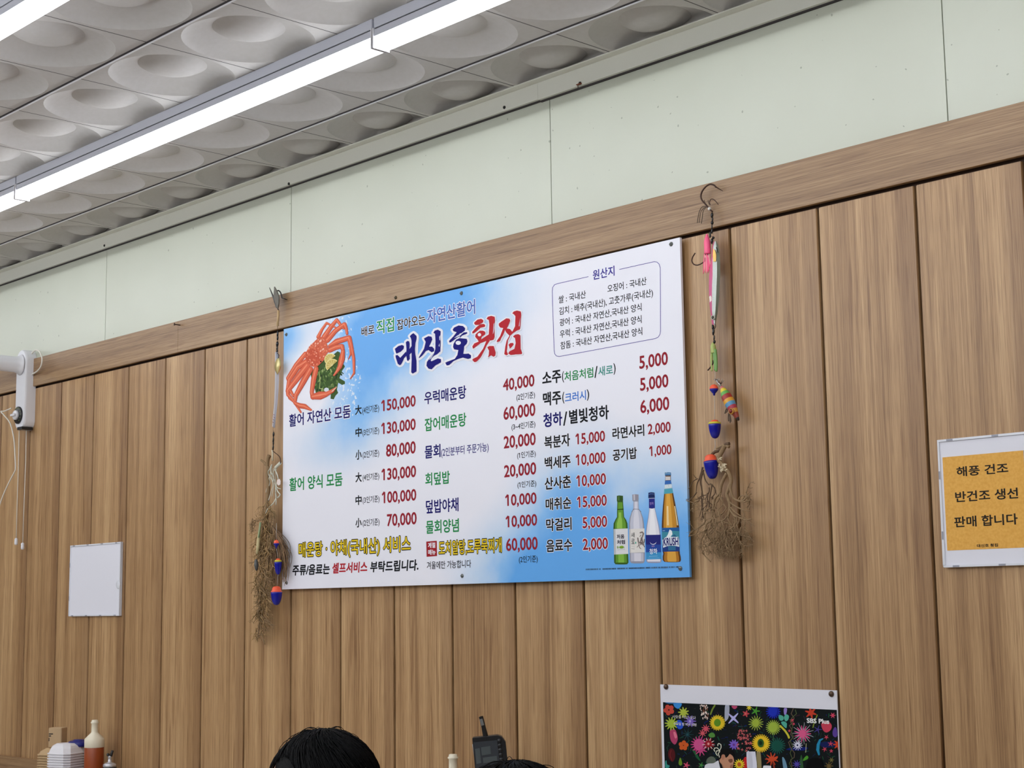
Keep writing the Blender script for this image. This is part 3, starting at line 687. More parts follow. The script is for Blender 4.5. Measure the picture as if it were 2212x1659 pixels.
def e4(P):
    P.poly(cb([(908,85),(955,72),(1002,76),(1008,110),(1000,122),(912,125)]), (70, 120, 170), 3); P.stroke(cb([(915,100),(940,88),(995,92)]), 1.0, (150, 190, 220), 3.2)
    P.poly(cb([(922,140),(996,138),(998,195),(920,198)]), (214, 208, 206), 3)
    P.poly(cb([(914,205),(1006,200),(1014,255),(908,265)]), (56, 108, 184), 3.2); P.poly(cb([(908,265),(1014,255),(1026,320),(902,335)]), (196, 214, 224), 3.2)
    P.poly(cb([(902,335),(1026,320),(1042,398),(896,412)]), (80, 164, 184), 3.2); tx(P, 'KRUSH', (916, 272, 322, 1020, 264, 312), (236, 240, 244), .03)
    P.poly(cb([(862,940),(1136,932),(1142,1305),(874,1312)]), (64, 140, 160), 3.4)
    P.poly(cb([(862,940),(1136,932),(1138,990),(1040,985),(960,1005),(864,1000)]), (36, 92, 156), 3.5)
    P.poly(cb([(872,1200),(1141,1190),(1142,1305),(874,1312)]), (34, 62, 130), 3.5); P.poly(cb([(960,1200),(1080,1200),(1080,1290),(965,1292)]), (50, 110, 150), 3.6)
    P.poly(cb([(930,1090),(960,1040),(985,965),(1020,985),(1030,1040),(1000,1080)]), (232, 240, 244), 3.8); P.poly(cb([(1010,1075),(1060,1040),(1100,1075)]), (44, 92, 130), 3.8)
    P.poly(cb([(872,1130),(920,1085),(1000,1078),(1080,1082),(1120,1078),(1134,1130),(1136,1235),(1060,1218),(1000,1216),(940,1226),(886,1250)]), (224, 230, 238), 4)
    tx(P, 'KRUSH', (888, 1098, 1222, 1122, 1084, 1210), (40, 36, 110), .03, 5)
    P.stroke(cb([(878, 985), (912, 983)]), .8, (200, 220, 230), 4)
bottle('beer_bottle_picture', g4, [(92, 58, 26), (.10, .86, (196, 138, 48), 400, 940), (.25, .62, (224, 168, 72), 400, 940), (.30, .42, (244, 216, 160), 590, 910), (.88, .96, (226, 206, 160), 590, 920), (.08, .9, (176, 116, 40), 1300, 1470), (.25, .75, (220, 164, 70), 1300, 1470)], e4)
def screw(P0, par, mtl, r=.0048, nm='screw'):
    d = MB(); d.lathe([(0, -.003), (r*.6, -.0028), (r, -.001), (r, .002)], mtl, P0, (0, 1, 0), 12)
    d.box((P0[0]-r*.7, P0[1]-.0034, P0[2]-.0005), (P0[0]+r*.7, P0[1]-.0029, P0[2]+.0005), black_metal); return d.build(nm, par)
for px, py in [(618.8, 722.7), (997, 633.4), (1450, 527.5), (1470, 1228), (998.6, 1244), (619.4, 1259)]: screw(at(px, py, SY), sign, mat('screw_grey', srgb((120, 124, 122)), .35, .6))
o = screw(at(855, 643, -.010), None, mat('bronze_screw', srgb((92, 84, 66)), .4, .8), .0045, 'wood_screw')
tag(o, 'bronze screw head in the wooden rail just above the menu board', 'screw')
d = MB(); p = at(396, 702, .0); q = at(377, 700.5, -.028); d.tube([p+Vector((0, .006, -.002)), q], .0016, wire_m, 8); d.lathe([(0, 0), (.004, 0), (.004, .0012), (0, .0016)], wire_m, q, (q-p).normalized(), 10)
o = d.build('nail'); tag(o, 'bent rusty nail sticking out above the rail, left of the menu board', 'nail')
d = MB(); p = at(1256, 180, -.013); d.tube([p, p+Vector((-.006, -.006, -.003)), p+Vector((-.012, -.004, -.001))], [.002, .0024, .001], mat('rust', srgb((120, 66, 44)), .8), 6); d.tube([p+Vector((-.008, -.003, 0)), p+Vector((-.006, -.005, -.010))], .0009, wire_m, 6)
tag(d.build('nail'), 'small rusty nail stub under the ceiling moulding', 'nail')
# ================================================================== notices on the boards
acr = mat('clear_acrylic_rim', srgb((224, 226, 234)), .2, spec=.6)
paper_m = mat('white_paper', srgb((226, 226, 236)), .6)
def sheet_holder(name_label, c_tl, c_tr, c_br, c_bl, grp, notch):
    y = -.010
    a, b_, c_, e_ = at(*c_tl, y), at(*c_tr, y), at(*c_br, y), at(*c_bl, y)
    x0, x1 = (a.x+e_.x)/2, (b_.x+c_.x)/2; z0, z1 = (e_.z+c_.z)/2, (a.z+b_.z)/2
    o = thing('sheet_holder', name_label, 'sign holder', (x0, 0, z0), grp)
    d = MB(); d.box((x0, -.0055, z0), (x1, -.0005, z1), acr); d.build('back_plate', o, bevel=.001)
    d = MB(); d.box((x0+.004, -.0075, z0+.004), (x1-.004, -.0055, z1-.004), paper_m); d.build('paper_sheet', o)
    d = MB()
    for lo, hi in [((x0, z0), (x1, z0+.004)), ((x0, z1-.004), (x1, z1)), ((x0, z0+.004), (x0+.004, z1-.004)), ((x1-.004, z0+.004), (x1, z1-.004))]:
        d.box((lo[0], -.0098, lo[1]), (hi[0], -.0055, hi[1]), acr)
    d.build('rim', o, bevel=.0008)
    n = 4; gc = mat('grey_clip', srgb((150, 152, 165)), .4)
    for k in range(n):
        xx = x0+(x1-x0)*(.08+.84*k/(n-1))
        for zz in (z0+.002, z1-.002): d = MB(); d.box((xx-.006, -.0106, zz-.0016), (xx+.006, -.0096, zz+.0016), gc); d.build('clip', o)
    for zz in (z0+(z1-z0)*.25, z0+(z1-z0)*.72): d = MB(); d.box((x0+.0006, -.0106, zz-.007), (x0+.0032, -.0096, zz+.007), gc); d.build('clip', o)
    if notch:
        d = MB(); zz = z0+(z1-z0)*.42
        d.lathe([(.0, -.0102), (.011, -.0102), (.012, -.0095), (.012, -.0075)], acr, (x1-.010, 0, zz), (0, 1, 0), 20); d.build('thumb_notch', o)
    return o, (x0, x1, z0, z1)
sheet_holder('clear wall holder with a blank white sheet, on the boards below the wall fan', (152, 1177), (260, 1172), (257, 1331), (147, 1331), 'sheet holders', True)
hx = at(2022, 950, -.01).x+.313
zz1 = (at(2022, 950, -.01).z+at(2212, 934, -.01).z)/2
def topix(P):
    d = Vector(P)-CAM; z = d.dot(FW); return (IW/2+FPX*d.dot(RT)/z, IH/2-FPX*d.dot(UP)/z)
z_lo = (at(2039, 1226, -.01).z+at(2212, 1222, -.01).z)/2
c_tr = topix((hx, -.01, zz1)); c_br = topix((hx, -.01, z_lo))
o, (x0, x1, z0, z1) = sheet_holder('clear wall holder with an orange notice in black Korean letters, at the right edge', (2022, 950), c_tr, c_br, (2039, 1226), 'sheet holders', False)
t = NT('orange_paper', .6, .25); n = t.noise(t.tc.outputs['Object'], 220, 2)
t.col(t.ramp(n, [(.3, srgb((222, 164, 74))), (.7, srgb((232, 178, 88)))])); t.bump(n, .12, .001)
yo = -.0079
ox0 = (at(2034.7, 988, yo).x+at(2047.3, 1189.3, yo).x)/2; ox1 = at(2210.3, 973, yo).x; oz1 = (at(2034.7, 988, yo).z+at(2210.3, 973, yo).z)/2; oz0 = at(2047.3, 1189.3, yo).z
d = MB(); d.box((ox0, yo, oz0), (ox1, -.0075, oz1), t.M); d.build('orange_notice', o)
d = MB(); d.box((ox1+.001, yo, oz0), (x1-.02, -.0075, oz1), ink((52, 66, 70))); d.build('photo_print', o)
A5 = ((2000, 900), 4.608); IK = (40, 36, 32)
T(None, '해풍 건조', A5, (305, 494, 601, 820, 464, 560), IK, .022, 2, None, 0., o, yo, 'notice_lettering'); T(None, '반건조 생선', A5, (292, 745, 851, 918, 708, 818), IK, .022, 2, None, 0., o, yo, 'notice_lettering')
T(None, '판매 합니다', A5, (283, 992, 1102, 915, 964, 1076), IK, .022, 2, None, 0., o, yo, 'notice_lettering'); T(None, '대신호 횟집', A5, (508, 1269, 1300, 718, 1262, 1296), IK, .03, 2, None, 0., o, yo, 'notice_lettering')

# ------------------------------------------------------------------ poster with painted flowers
y = -.004
a, b_ = at(1426, 1478, y), at(1808, 1492, y)
px0, px1, pz1 = a.x, (b_.x+at(1814, 1659, y).x)/2, (a.z+b_.z)/2; pz0 = pz1-.56
post = thing('poster', 'white bordered poster of bright painted flowers on black, below the right lure string', 'poster', (px0, 0, pz0))
d = MB(); d.box((px0, -.004, pz0), (px1, -.002, pz1), paper_m); d.build('poster_sheet', post)
P = Print(-.004, (px0+.002, px1-.0015, pz0+.03, 9.))
pa = crop(1425, 1510, 11.06); pb = crop(1615, 1510, 10.79)
ia, ib = at(1432.2, 1516.8, y), at(1808.4, 1534.8, y)
bx1 = px1-.0015; P.clip = (ia.x, bx1, pz0+.03, ia.z)
yy = P.lay(1)
P.put(1, [(ia.x, yy, ia.z), (bx1, yy, ia.z), (bx1, yy, pz0+.03), (ia.x, yy, pz0+.03)], [(0, 1, 2, 3)], (16, 22, 24))
def flower(q, sc, cx, cy, n, r1, r2, c, cc=None, rc=0, wd=None, k=3, rot=0):
    for i in range(n):
        an = rot+2*pi*i/n
        if wd: P.stroke(q([(cx+r1*cos(an), cy+r1*sin(an)), (cx+r2*cos(an), cy+r2*sin(an))]), [wd/sc, wd*.4/sc], c, k)
        else:
            x_, y_ = q([(cx+(r1+r2)/2*cos(an), cy+(r1+r2)/2*sin(an))])[0]; P.ell(x_, y_, (r2-r1)/2/sc*1.1, r2*sin(pi/n)*.75/sc, c, k, 12, an)
    if cc: x_, y_ = q([(cx, cy)])[0]; P.ell(x_, y_, rc/sc, rc*1.12/sc, cc, k+.4)
def rounded(pts, n=4):           # closed smooth outline through the points
    m_ = len(pts); out = []
    for i in range(m_):
        a, b, c, d = (pts[(i+j-1) % m_] for j in range(4))
        for k in range(n):
            t_ = k/n; out.append(tuple(.5*(2*b[j]+(c[j]-a[j])*t_+(2*a[j]-5*b[j]+4*c[j]-d[j])*t_*t_+(3*b[j]-3*c[j]+d[j]-a[j])*t_**3) for j in (0, 1)))
    return out
def blobp(q, pts, c, k=2.5): P.poly(q(rounded(pts)), c, k)
PA, PB = (pa, 11.06), (pb, 10.79)
random.seed(11)
for i in range(420):                               # dim leaves and dots filling the ground
    x_ = random.uniform(1434, 1806); lim = 1517+18*(x_-1432)/376; y_ = random.uniform(lim+6, 1668 if i < 300 else 1990)
    an = random.uniform(0, pi); l = random.uniform(2, 9)
    P.stroke([(x_, y_), (x_+l*cos(an), y_+l*sin(an))], random.uniform(.6, 2.2), random.choice([(24, 56, 44), (34, 72, 50), (20, 38, 74), (38, 48, 46), (28, 70, 70), (54, 34, 46), (16, 28, 90), (22, 84, 60)]), 1.5+.003*i)
blobp(pa, [(340,95),(525,105),(500,190),(445,232),(380,205),(345,160)], (60, 140, 214)); blobp(pa, [(130,80),(330,92),(320,110),(200,105)], (70, 130, 190))
flower(*PA, 225, 260, 5, 20, 128, (196, 74, 60), None, 0, None, 3, .5)
flower(*PA, 575, 320, 9, 10, 120, (176, 190, 70), None, 0, 60, 3, -.3); flower(*PA, 285, 590, 12, 10, 150, (170, 190, 66), None, 0, 60, 3, .1)
blobp(pa, [(245,760),(310,720),(380,740),(425,870),(430,980),(380,1080),(320,1060),(260,960)], (178, 66, 104))
blobp(pa, [(330,800),(375,790),(420,900),(370,940)], (220, 120, 144), 2.7)
blobp(pa, [(380,560),(440,500),(520,520),(570,620),(540,700),(460,720),(400,640)], (40, 82, 200), 2.8)
flower(*PA, 735, 530, 10, 10, 135, (128, 104, 196), (186, 170, 226), 26, 46)
P.text('사랑을 먹고 싶다', (1453, 1545, 1552, 1504, 1546.5, 1553), (226, 222, 220), .0, 5)
P.text('수요일 밤 10시 30분', (1456, 1560, 1566.5, 1506, 1562, 1568.5), (230, 226, 226), .01, 5)
for i in range(60):
    x_, y_ = random.uniform(975, 1185), random.uniform(130, 460)
    if abs(x_-1085) < 105-.1*(y_-200): P.stroke(pa([(x_, y_), (x_+random.uniform(-22, 22), y_+30)]), 1.5, (232, 214, 204) if i % 3 else (120, 72, 52), 3+.006*i)
P.stroke(pa([(1320,150),(1260,250),(1220,360)]), 3.4, (116, 138, 50), 2.6)
blobp(pa, [(1570,150),(1665,155),(1650,430),(1575,530),(1555,440)], (170, 176, 194))
for n_, r_ in ((20, 165), ): flower(*PA, 1390, 565, n_, 60, r_, (236, 206, 50), None, 0, 46); 
flower(*PA, 1390, 565, 20, 60, 190, (236, 206, 50), (92, 140, 36), 82, 30, 3.1, .15)
flower(*PA, 1765, 460, 4, 15, 155, (186, 182, 236), None, 0, 62, 3, .75)
flower(*PA, 2065, 350, 5, 8, 75, (196, 74, 80), (220, 110, 104), 20, 60); blobp(pa, [(1725,165),(1850,168),(1840,215),(1790,240),(1745,215)], (188, 74, 112))
flower(*PA, 1105, 710, 9, 8, 100, (212, 86, 104), None, 0, 34); flower(*PA, 1030, 815, 8, 8, 92, (212, 92, 104), None, 0, 30)
blobp(pa, [(1170,850),(1240,800),(1310,830),(1320,900),(1250,920),(1190,900)], (84, 140, 62))
flower(*PA, 945, 1085, 16, 40, 190, (196, 66, 128), (206, 84, 140), 120, 54); flower(*PA, 990, 1210, 9, 30, 150, (200, 74, 130), None, 0, 40, 3.2, .3)
flower(*PA, 1175, 1070, 12, 30, 140, (160, 34, 44), (232, 150, 150), 28, 40); flower(*PA, 1175, 1070, 9, 95, 150, (232, 220, 214), None, 0, 20, 3.5, .2)
flower(*PA, 575, 1110, 5, 15, 118, (206, 92, 40), None, 0, None, 3, -.2)
blobp(pa, [(240,1200),(300,1180),(360,1250),(370,1400),(310,1500),(230,1420),(205,1300)], (84, 24, 28)); P.stroke(pa([(280, 1220), (250, 1330), (300, 1470)]), .7, (150, 50, 50), 3)
flower(*PA, 645, 1580, 5, 8, 75, (214, 80, 112), None, 0, 40); flower(*PA, 1000, 1580, 5, 8, 70, (70, 140, 70), None, 0, 30)
blobp(pa, [(455,1540),(490,1400),(530,1480),(540,1560),(500,1590)], (110, 150, 40)); blobp(pa, [(135,1500),(165,1470),(180,1560),(240,1590),(220,1640),(140,1640)], (60, 150, 140))
blobp(pa, [(770,1200),(860,1260),(960,1430),(970,1480),(900,1420),(820,1290)], (34, 92, 54)); blobp(pa, [(1130,1440),(1230,1370),(1330,1420),(1330,1530),(1140,1540)], (96, 104, 92))
flower(*PA, 665, 850, 9, 10, 150, (40, 84, 92), None, 0, 12, 2.6)
flower(*PA, 1780, 1090, 10, 20, 112, (126, 96, 200), (110, 60, 140), 26, 66)
for i in range(46):
    x_, y_ = random.uniform(1830, 2210), random.uniform(740, 1240)
    flower(pa, 11.06, x_, y_, 4, 2, random.uniform(18, 40), (206, 104, 106), None, 0, 18, 3, random.uniform(0, 1))
for pts in ([(1440,1230),(1475,1150),(1470,1090),(1420,1060),(1395,1080),(1395,1115)], [(1440,1230),(1380,1165),(1320,1170),(1300,1210),(1325,1250)], [(1440,1240),(1370,1235),(1345,1290),(1385,1350)], [(1445,1250),(1405,1300),(1435,1390)]): P.stroke(pa(pts), 1.7, (226, 226, 206), 3)
# the printed man at the bottom of the poster
blobp(pa, [(1080,1648),(1100,1575),(1180,1540),(1300,1530),(1410,1470),(1480,1560),(1500,1660),(1470,1700),(1080,1700)], (222, 222, 230), 4)
blobp(pa, [(1420,1470),(1470,1500),(1540,1600),(1560,1700),(1480,1700),(1440,1580)], (18, 18, 22), 4.2)
blobp(pa, [(1470,1330),(1560,1300),(1680,1310),(1760,1370),(1790,1470),(1770,1540),(1760,1640),(1700,1700),(1560,1700),(1490,1560),(1440,1480)], (196, 142, 112), 4.4)
blobp(pa, [(1650,1450),(1740,1430),(1750,1500),(1690,1520)], (120, 76, 58), 4.7); blobp(pa, [(1690,1600),(1750,1560),(1760,1640),(1710,1680)], (160, 106, 84), 4.7)
blobp(pa, [(1440,1440),(1460,1300),(1500,1210),(1600,1180),(1700,1200),(1770,1270),(1790,1360),(1750,1350),(1690,1310),(1640,1370),(1590,1400),(1560,1330),(1500,1330),(1480,1400)], (16, 14, 14), 4.9)
blobp(pa, [(1480,1380),(1510,1330),(1560,1350),(1555,1420),(1510,1450)], (186, 126, 100), 5)
flower(*PA, 1910, 1560, 14, 40, 125, (236, 208, 50), (190, 96, 40), 46, 44); blobp(pa, [(2005,1440),(2080,1400),(2100,1700),(2010,1700)], (196, 36, 40))
blobp(pa, [(2085,1300),(2110,1262),(2200,1255),(2215,1290),(2235,1700),(2115,1700)], (226, 226, 242), 4)
blobp(pb, [(5,1240),(60,1225),(165,1225),(195,1260),(220,1700),(20,1700)], (226, 226, 242), 4)
blobp(pb, [(375,1570),(400,1550),(540,1555),(558,1590),(560,1700),(370,1700)], (232, 232, 238), 4)
blobp(pb, [(212,1220),(300,1225),(325,1700),(240,1700)], (150, 136, 96))
flower(*PB, 190, 280, 5, 8, 100, (76, 150, 50), None, 0, 46); flower(*PB, 40, 200, 7, 8, 60, (226, 206, 60), None, 0, 30)
flower(*PB, 605, 290, 18, 40, 160, (28, 44, 170), (30, 50, 180), 100, 60); flower(*PB, 200, 560, 16, 20, 170, (166, 186, 70), (160, 180, 64), 80, 34, 3, .2)
blobp(pb, [(850,220),(920,222),(905,340),(880,380),(850,340)], (150, 130, 206))
for pts in ([(730,370),(830,400),(840,480),(780,505),(730,450)], [(850,430),(900,355),(965,395),(950,480),(890,520)], [(785,540),(850,520),(915,560),(918,620),(900,680),(820,610)]): blobp(pb, pts, (84, 172, 152), 3)
flower(*PB, 605, 660, 22, 60, 170, (166, 190, 74), (160, 184, 68), 100, 36, 3); P.stroke(pb([(600, 800), (600, 960)]), 1.4, (70, 120, 80), 2.6)
P.stroke(pb([(770,630),(880,740),(940,830),(970,900)]), 4.2, (206, 196, 60), 3)
flower(*PB, 320, 1030, 26, 60, 205, (240, 200, 46), None, 0, 56, 3); P.ell(1615+315/10.79, 1510+1025/10.79, 7, 9.2, (48, 92, 40), 3.6); P.ell(1615+315/10.79, 1510+1025/10.79, 3.6, 4.8, (20, 46, 30), 3.9)
flower(*PB, 690, 1090, 20, 20, 190, (26, 88, 76), (24, 80, 68), 100, 44, 2.6)
flower(*PB, 570, 1400, 9, 30, 150, (206, 76, 44), None, 0, 44, 3, pi); blobp(pb, [(440,1360),(520,1400),(700,1330),(690,1400),(600,1455),(500,1440)], (206, 76, 44), 3.1)
P.stroke(pb([(1070,220),(1020,340),(1090,440),(1040,560),(980,620),(1040,720),(1010,820),(1060,900),(960,1010),(1000,1120),(1100,1260),(1090,1360),(1010,1420),(1040,1560),(1010,1700)]), 1.8, (96, 80, 66), 3)
P.stroke(pb([(1120,250),(1150,340),(1060,420),(1000,520),(1060,620),(1030,760),(1080,880),(1000,980),(1060,1100),(1000,1260),(1050,1380),(980,1500),(1060,1640)]), 1.4, (84, 96, 60), 3.1)
flower(*PB, 1290, 810, 11, 30, 190, (216, 84, 136), (220, 92, 140), 80, 46, 3); flower(*PB, 1290, 800, 11, 90, 255, (196, 190, 200), None, 0, 16, 2.8, .3)
flower(*PB, 1170, 1075, 13, 30, 118, (222, 222, 240), (30, 40, 80), 20, 26, 3)
flower(*PB, 1480, 320, 6, 15, 125, (204, 66, 44), None, 0, 70, 3, .3); P.stroke(pb([(1630,370),(1570,500),(1530,660)]), 2.2, (130, 150, 50), 3)
blobp(pb, [(1720,580),(1800,520),(1910,540),(1965,620),(1940,720),(1840,780),(1760,720)], (200, 66, 88), 3); flower(*PB, 1990, 380, 6, 8, 62, (214, 74, 104), None, 0, 34)
flower(*PB, 1640, 710, 5, 8, 100, (72, 62, 140), None, 0, 26); blobp(pb, [(1985,760),(2030,660),(2075,680),(2100,830),(2060,890),(2000,860)], (92, 66, 150), 3)
P.stroke(pb([(1760,925),(1690,960),(1650,1070),(1640,1180),(1670,1290)]), [2.5, 4.5, 6.5, 6.5, 4], (40, 140, 180), 3)
blobp(pb, [(1700,1010),(2040,1000),(2060,1100),(1760,1130)], (20, 30, 84), 2.3); blobp(pb, [(900,1180),(1100,1120),(1400,1130),(1300,1200)], (18, 30, 110), 2.3)
for cx, cy, r_ in [(1840,890,50),(1940,1040,60),(1800,1170,55),(1955,1210,40),(980,740,30),(1080,580,30),(1040,490,50)]: flower(*PB, cx, cy, 5, 5, r_, (206, 72, 96), None, 0, 26, 3, cx)
flower(*PB, 2120, 1060, 8, 20, 110, (206, 66, 36), None, 0, 60, 3); P.stroke(pb([(1370, 1040), (1360, 1240)]), 1.2, (190, 190, 150), 3)
blobp(pb, [(810,1370),(870,1400),(930,1600),(900,1700),(850,1680)], (110, 150, 176), 3); flower(*PB, 1150, 1520, 9, 5, 95, (84, 70, 170), None, 0, 30, 3)
blobp(pb, [(1300,1440),(1310,1390),(1380,1320),(1420,1350),(1400,1400)], (76, 150, 44), 3); blobp(pb, [(1225,1440),(1260,1300),(1300,1560),(1300,1700),(1240,1700)], (50, 90, 54), 2.7)
blobp(pb, [(1390,1700),(1400,1480),(1450,1400),(1560,1370),(1700,1390),(1750,1470),(1760,1700)], (6, 6, 8), 4)
flower(*PB, 1900, 1560, 8, 10, 100, (110, 90, 50), None, 0, 30, 3); flower(*PB, 1960, 1420, 6, 6, 60, (120, 112, 60), None, 0, 26, 3); P.stroke(pb([(600, 1490), (650, 1700)]), 3.5, (140, 52, 40), 3)
for i in range(44):                                # more flowers towards the foot of the sheet
    flower(pa, 11.06, random.uniform(120, 4100), random.uniform(2000, 5200), random.choice((5, 8, 14, 20)), 30, random.uniform(80, 190), random.choice([(196, 66, 128), (236, 206, 50), (206, 92, 40), (126, 96, 200), (84, 172, 152), (200, 66, 88)]), random.choice([(236, 206, 50), (60, 100, 40)]), 40, random.choice((None, 40)), 3, random.random())
P.text('SBS Plus', full((1615, 1510), 10.79, (1388, 432, 556, 1912, 478, 582)), (240, 240, 240), .035, 6)
P.build('flower_print', post)
tack_m = mat('bronze_tack', srgb((96, 78, 66)), .35, .7)
for px, py in [(1439, 1483.5), (1796, 1499)]:
    d = MB(); p = at(px, py, -.0045); d.lathe([(0, -.0045), (.003, -.0042), (.0052, -.002), (.0056, 0), (.003, .0005)], tack_m, p, (0, 1, 0), 14); d.build('thumbtack', post)

# ================================================================== wall fan bracket with its dial and cords
xw = at(77, 850, 0).x
FD = .078
def fx(px): return None
fan = thing('wall_fan', 'white wall fan bracket with a black dial, arm and two pull cords at the left', 'wall fan', (xw-.05, 0, 2.15))
# front plate outline, solved at its own depth from the wall
yb = -.030
pts = [(-1, 0)]
fz1 = at(48, 757, yb).z; fz0 = at(50, 929, yb).z
fxr = xw; fxl = at(26.5, 850, yb-.02).x
wd = (fxr-fxl)/2; cxm = (fxr+fxl)/2
def stadium(w_, z0, z1, n=14, s=1.): 
    r = w_; out = [(cxm+r*cos(pi*i/n)*s, z1-r+r*sin(pi*i/n)) for i in range(n+1)]
    return out+[(cxm-r*cos(pi*i/n)*s, z0+r-r*sin(pi*i/n)) for i in range(n+1)]
d = MB()
lay = [(0, 1.), (-.030, 1.), (-.036, .97), (-.0385, .9)]
vs = []; base = stadium(wd, fz0, fz1); n = len(base); mz = (fz0+fz1)/2
for yy, sc_ in lay:
    k = wd*(1-sc_)
    for (xx, zz) in stadium(wd-k, fz0+k, fz1-k): vs.append((xx, yy, zz))
fs = [tuple(range(n))]+[(i*n+j, i*n+(j+1) % n, (i+1)*n+(j+1) % n, (i+1)*n+j) for i in range(len(lay)-1) for j in range(n)]+[tuple((len(lay)-1)*n+j for j in range(n))]
d.add(vs, fs, white_m, True); o = d.build('body', fan); es = o.modifiers.new('e', 'EDGE_SPLIT'); es.split_angle = .6
ya = -.0385
ac = at(30, 792, ya); ac.x = cxm-.004
d = MB(); d.lathe([(.036, .0), (.033, .004), (.0290, .010), (.0265, .02), (.0262, .16), (.027, .30)], white_m, (ac.x, ya+.001, ac.z), (-.10, -1, .02), 32); d.build('arm', fan)
hub = Vector((ac.x, ya, ac.z))+Vector((-.10, -1, .02)).normalized()*.32
d = MB(); d.lathe([(.02, -.03), (.055, -.02), (.07, .02), (.07, .10), (.05, .13), (0, .135)], white_m, hub, (-.10, -1, .02), 32); d.build('motor_housing', fan)
d = MB(); ax = Vector((-.10, -1, .02)).normalized(); q = Vector((0, 0, 1)).rotation_difference(ax)
for r_, h_ in [(.08, .13), (.12, .115), (.16, .115), (.19, .14), (.19, .17), (.16, .2), (.12, .205), (.06, .21)]:
    ptsr = [hub+q @ Vector((r_*cos(2*pi*i/40), r_*sin(2*pi*i/40), h_)) for i in range(41)]; d.tube(ptsr, .0016, white_m, 5, False)
for i in range(24):
    a = 2*pi*i/24; d.tube([hub+q @ Vector((r_*cos(a), r_*sin(a), h_)) for r_, h_ in [(.05, .13), (.12, .112), (.18, .125), (.193, .155), (.18, .19), (.12, .207), (.03, .212)]], .0012, white_m, 5, False)
d.build('wire_guard', fan)
d = MB()
for k in range(3):
    a = 2*pi*k/3
    vs = [hub+q @ Vector((r_*cos(a+da), r_*sin(a+da), h_)) for r_, da, h_ in [(.02, 0, .16), (.06, .5, .15), (.15, .55, .145), (.155, -.3, .17), (.06, -.5, .175)]]
    d.add(vs, [tuple(range(5))], mat('fan_blade', srgb((180, 196, 214)), .3))
d.lathe([(.025, .135), (.025, .175), (.0, .185)], white_m, hub, ax, 16); d.build('fan_blades', fan)
dc = at(36, 897, -.0435); dc.x = cxm-.006
d = MB(); d.lathe([(.029, .0), (.029, .006), (.027, .0075), (0, .0078)], dark_m, (dc.x, ya+.002, dc.z), (0, -1, 0), 32)
d.box((dc.x, ya-.004, fz0+.0005), (fxr-.006, -.004, fz0+.010), dark_m); d.build('dial_plate', fan)
d = MB()
for i in range(8):
    a = -.9+i*.45; d.box((dc.x+.024*cos(a)-.0012, ya-.0066, dc.z+.024*sin(a)-.0012), (dc.x+.024*cos(a)+.0012, ya-.0057, dc.z+.024*sin(a)+.0012), mat('dial_mark', srgb((150, 170, 90)), .5))
d.build('dial_marks', fan)
d = MB(); d.lathe([(.0165, .004), (.0160, .012), (.0145, .0145), (0, .015)], white_m, (dc.x-.003, ya, dc.z), (0, -1, 0), 28)
d.box((dc.x-.003-.0145, ya-.022, dc.z-.0035), (dc.x-.003+.0145, ya-.014, dc.z+.0035), white_m); d.build('dial_knob', fan)
cord_m = mat('cord_white', srgb((222, 218, 208)), .6)
def cord(ptl, yv, nm, r=.0013, bead=False):
    pts = [at(px, py, yy) for (px, py), yy in zip(ptl, yv)]
    d = MB(); d.tube(pts, r, cord_m, 7); o = d.build(nm, fan)
    if bead:
        e = MB(); e.lathe([(.002, .006), (.0052, .003), (.0058, -.012), (.0045, -.0165), (0, -.017)], white_m, pts[-1], (0, 0, 1), 14); e.build('cord_bead', o)
def bez(pts, n=8):                # smooth chain through points (Catmull-Rom)
    out = []
    for i in range(len(pts)-1):
        p0, p1, p2, p3 = pts[max(i-1, 0)], pts[i], pts[i+1], pts[min(i+2, len(pts)-1)]
        for k in range(n):
            t_ = k/n
            out.append(tuple(.5*((2*p1[j])+(-p0[j]+p2[j])*t_+(2*p0[j]-5*p1[j]+4*p2[j]-p3[j])*t_*t_+(-p0[j]+3*p1[j]-3*p2[j]+p3[j])*t_**3) for j in range(len(p1))))
    return out+[tuple(pts[-1])]
cord([(41.5, 930), (40, 1000), (37, 1090), (35, 1166)], [-.030]*4, 'pull_cord', bead=True)
cord([(57, 926), (55.5, 1000), (52, 1090), (49, 1176)], [-.022]*4, 'pull_cord', bead=True)
p = bez([(24, 882), (10, 888), (2, 889), (8, 896), (22, 915), (30, 948), (32.5, 985), (33.5, 1010), (31, 1020), (18, 1045), (6, 1072), (-3, 1100), (-12, 1140), (-16, 1200)])
cord(p, [-.035]*len(p), 'power_cable', .0022)
p = bez([(68, 764), (76, 757), (84, 758.5), (90, 770), (91, 780), (88, 792), (80, 802), (69, 809)])
cord(p, [-.014-.012*sin(pi*i/(len(p)-1)) for i in range(len(p))], 'cable_loop', .0026)

# ================================================================== lures, floats and dried sea fans hung as decoration
LY = -.026
def A(cx0, cy0, sc, yy=LY):
    return lambda x, y, dy=0.: at(cx0+x/sc, cy0+y/sc, yy+dy)
R1 = A(1480, 380, 10.367); R2 = A(1480, 490, 7.217); R3 = A(1480, 700, 6.379); R4 = A(1470, 930, 5.183)
L1 = A(540, 600, 4.61); L2 = A(530, 930, 7.213); L3 = A(530, 1130, 5.72)
def path(fn, pts, n=6): return [fn(*p) for p in bez(pts, n)]
bead_m = mat('black_bead', (.01, .01, .012), .25); line_m = mat('fishing_line', srgb((190, 180, 170)), .3)
or_m = mat('float_orange', srgb((250, 96, 60)), .35); bl_m = mat('float_blue', srgb((10, 18, 150)), .22, spec=.6); ye_m = mat('float_yellow', srgb((214, 206, 60)), .4)
feather_m = mat('feather_brown', srgb((92, 76, 62)), .8)

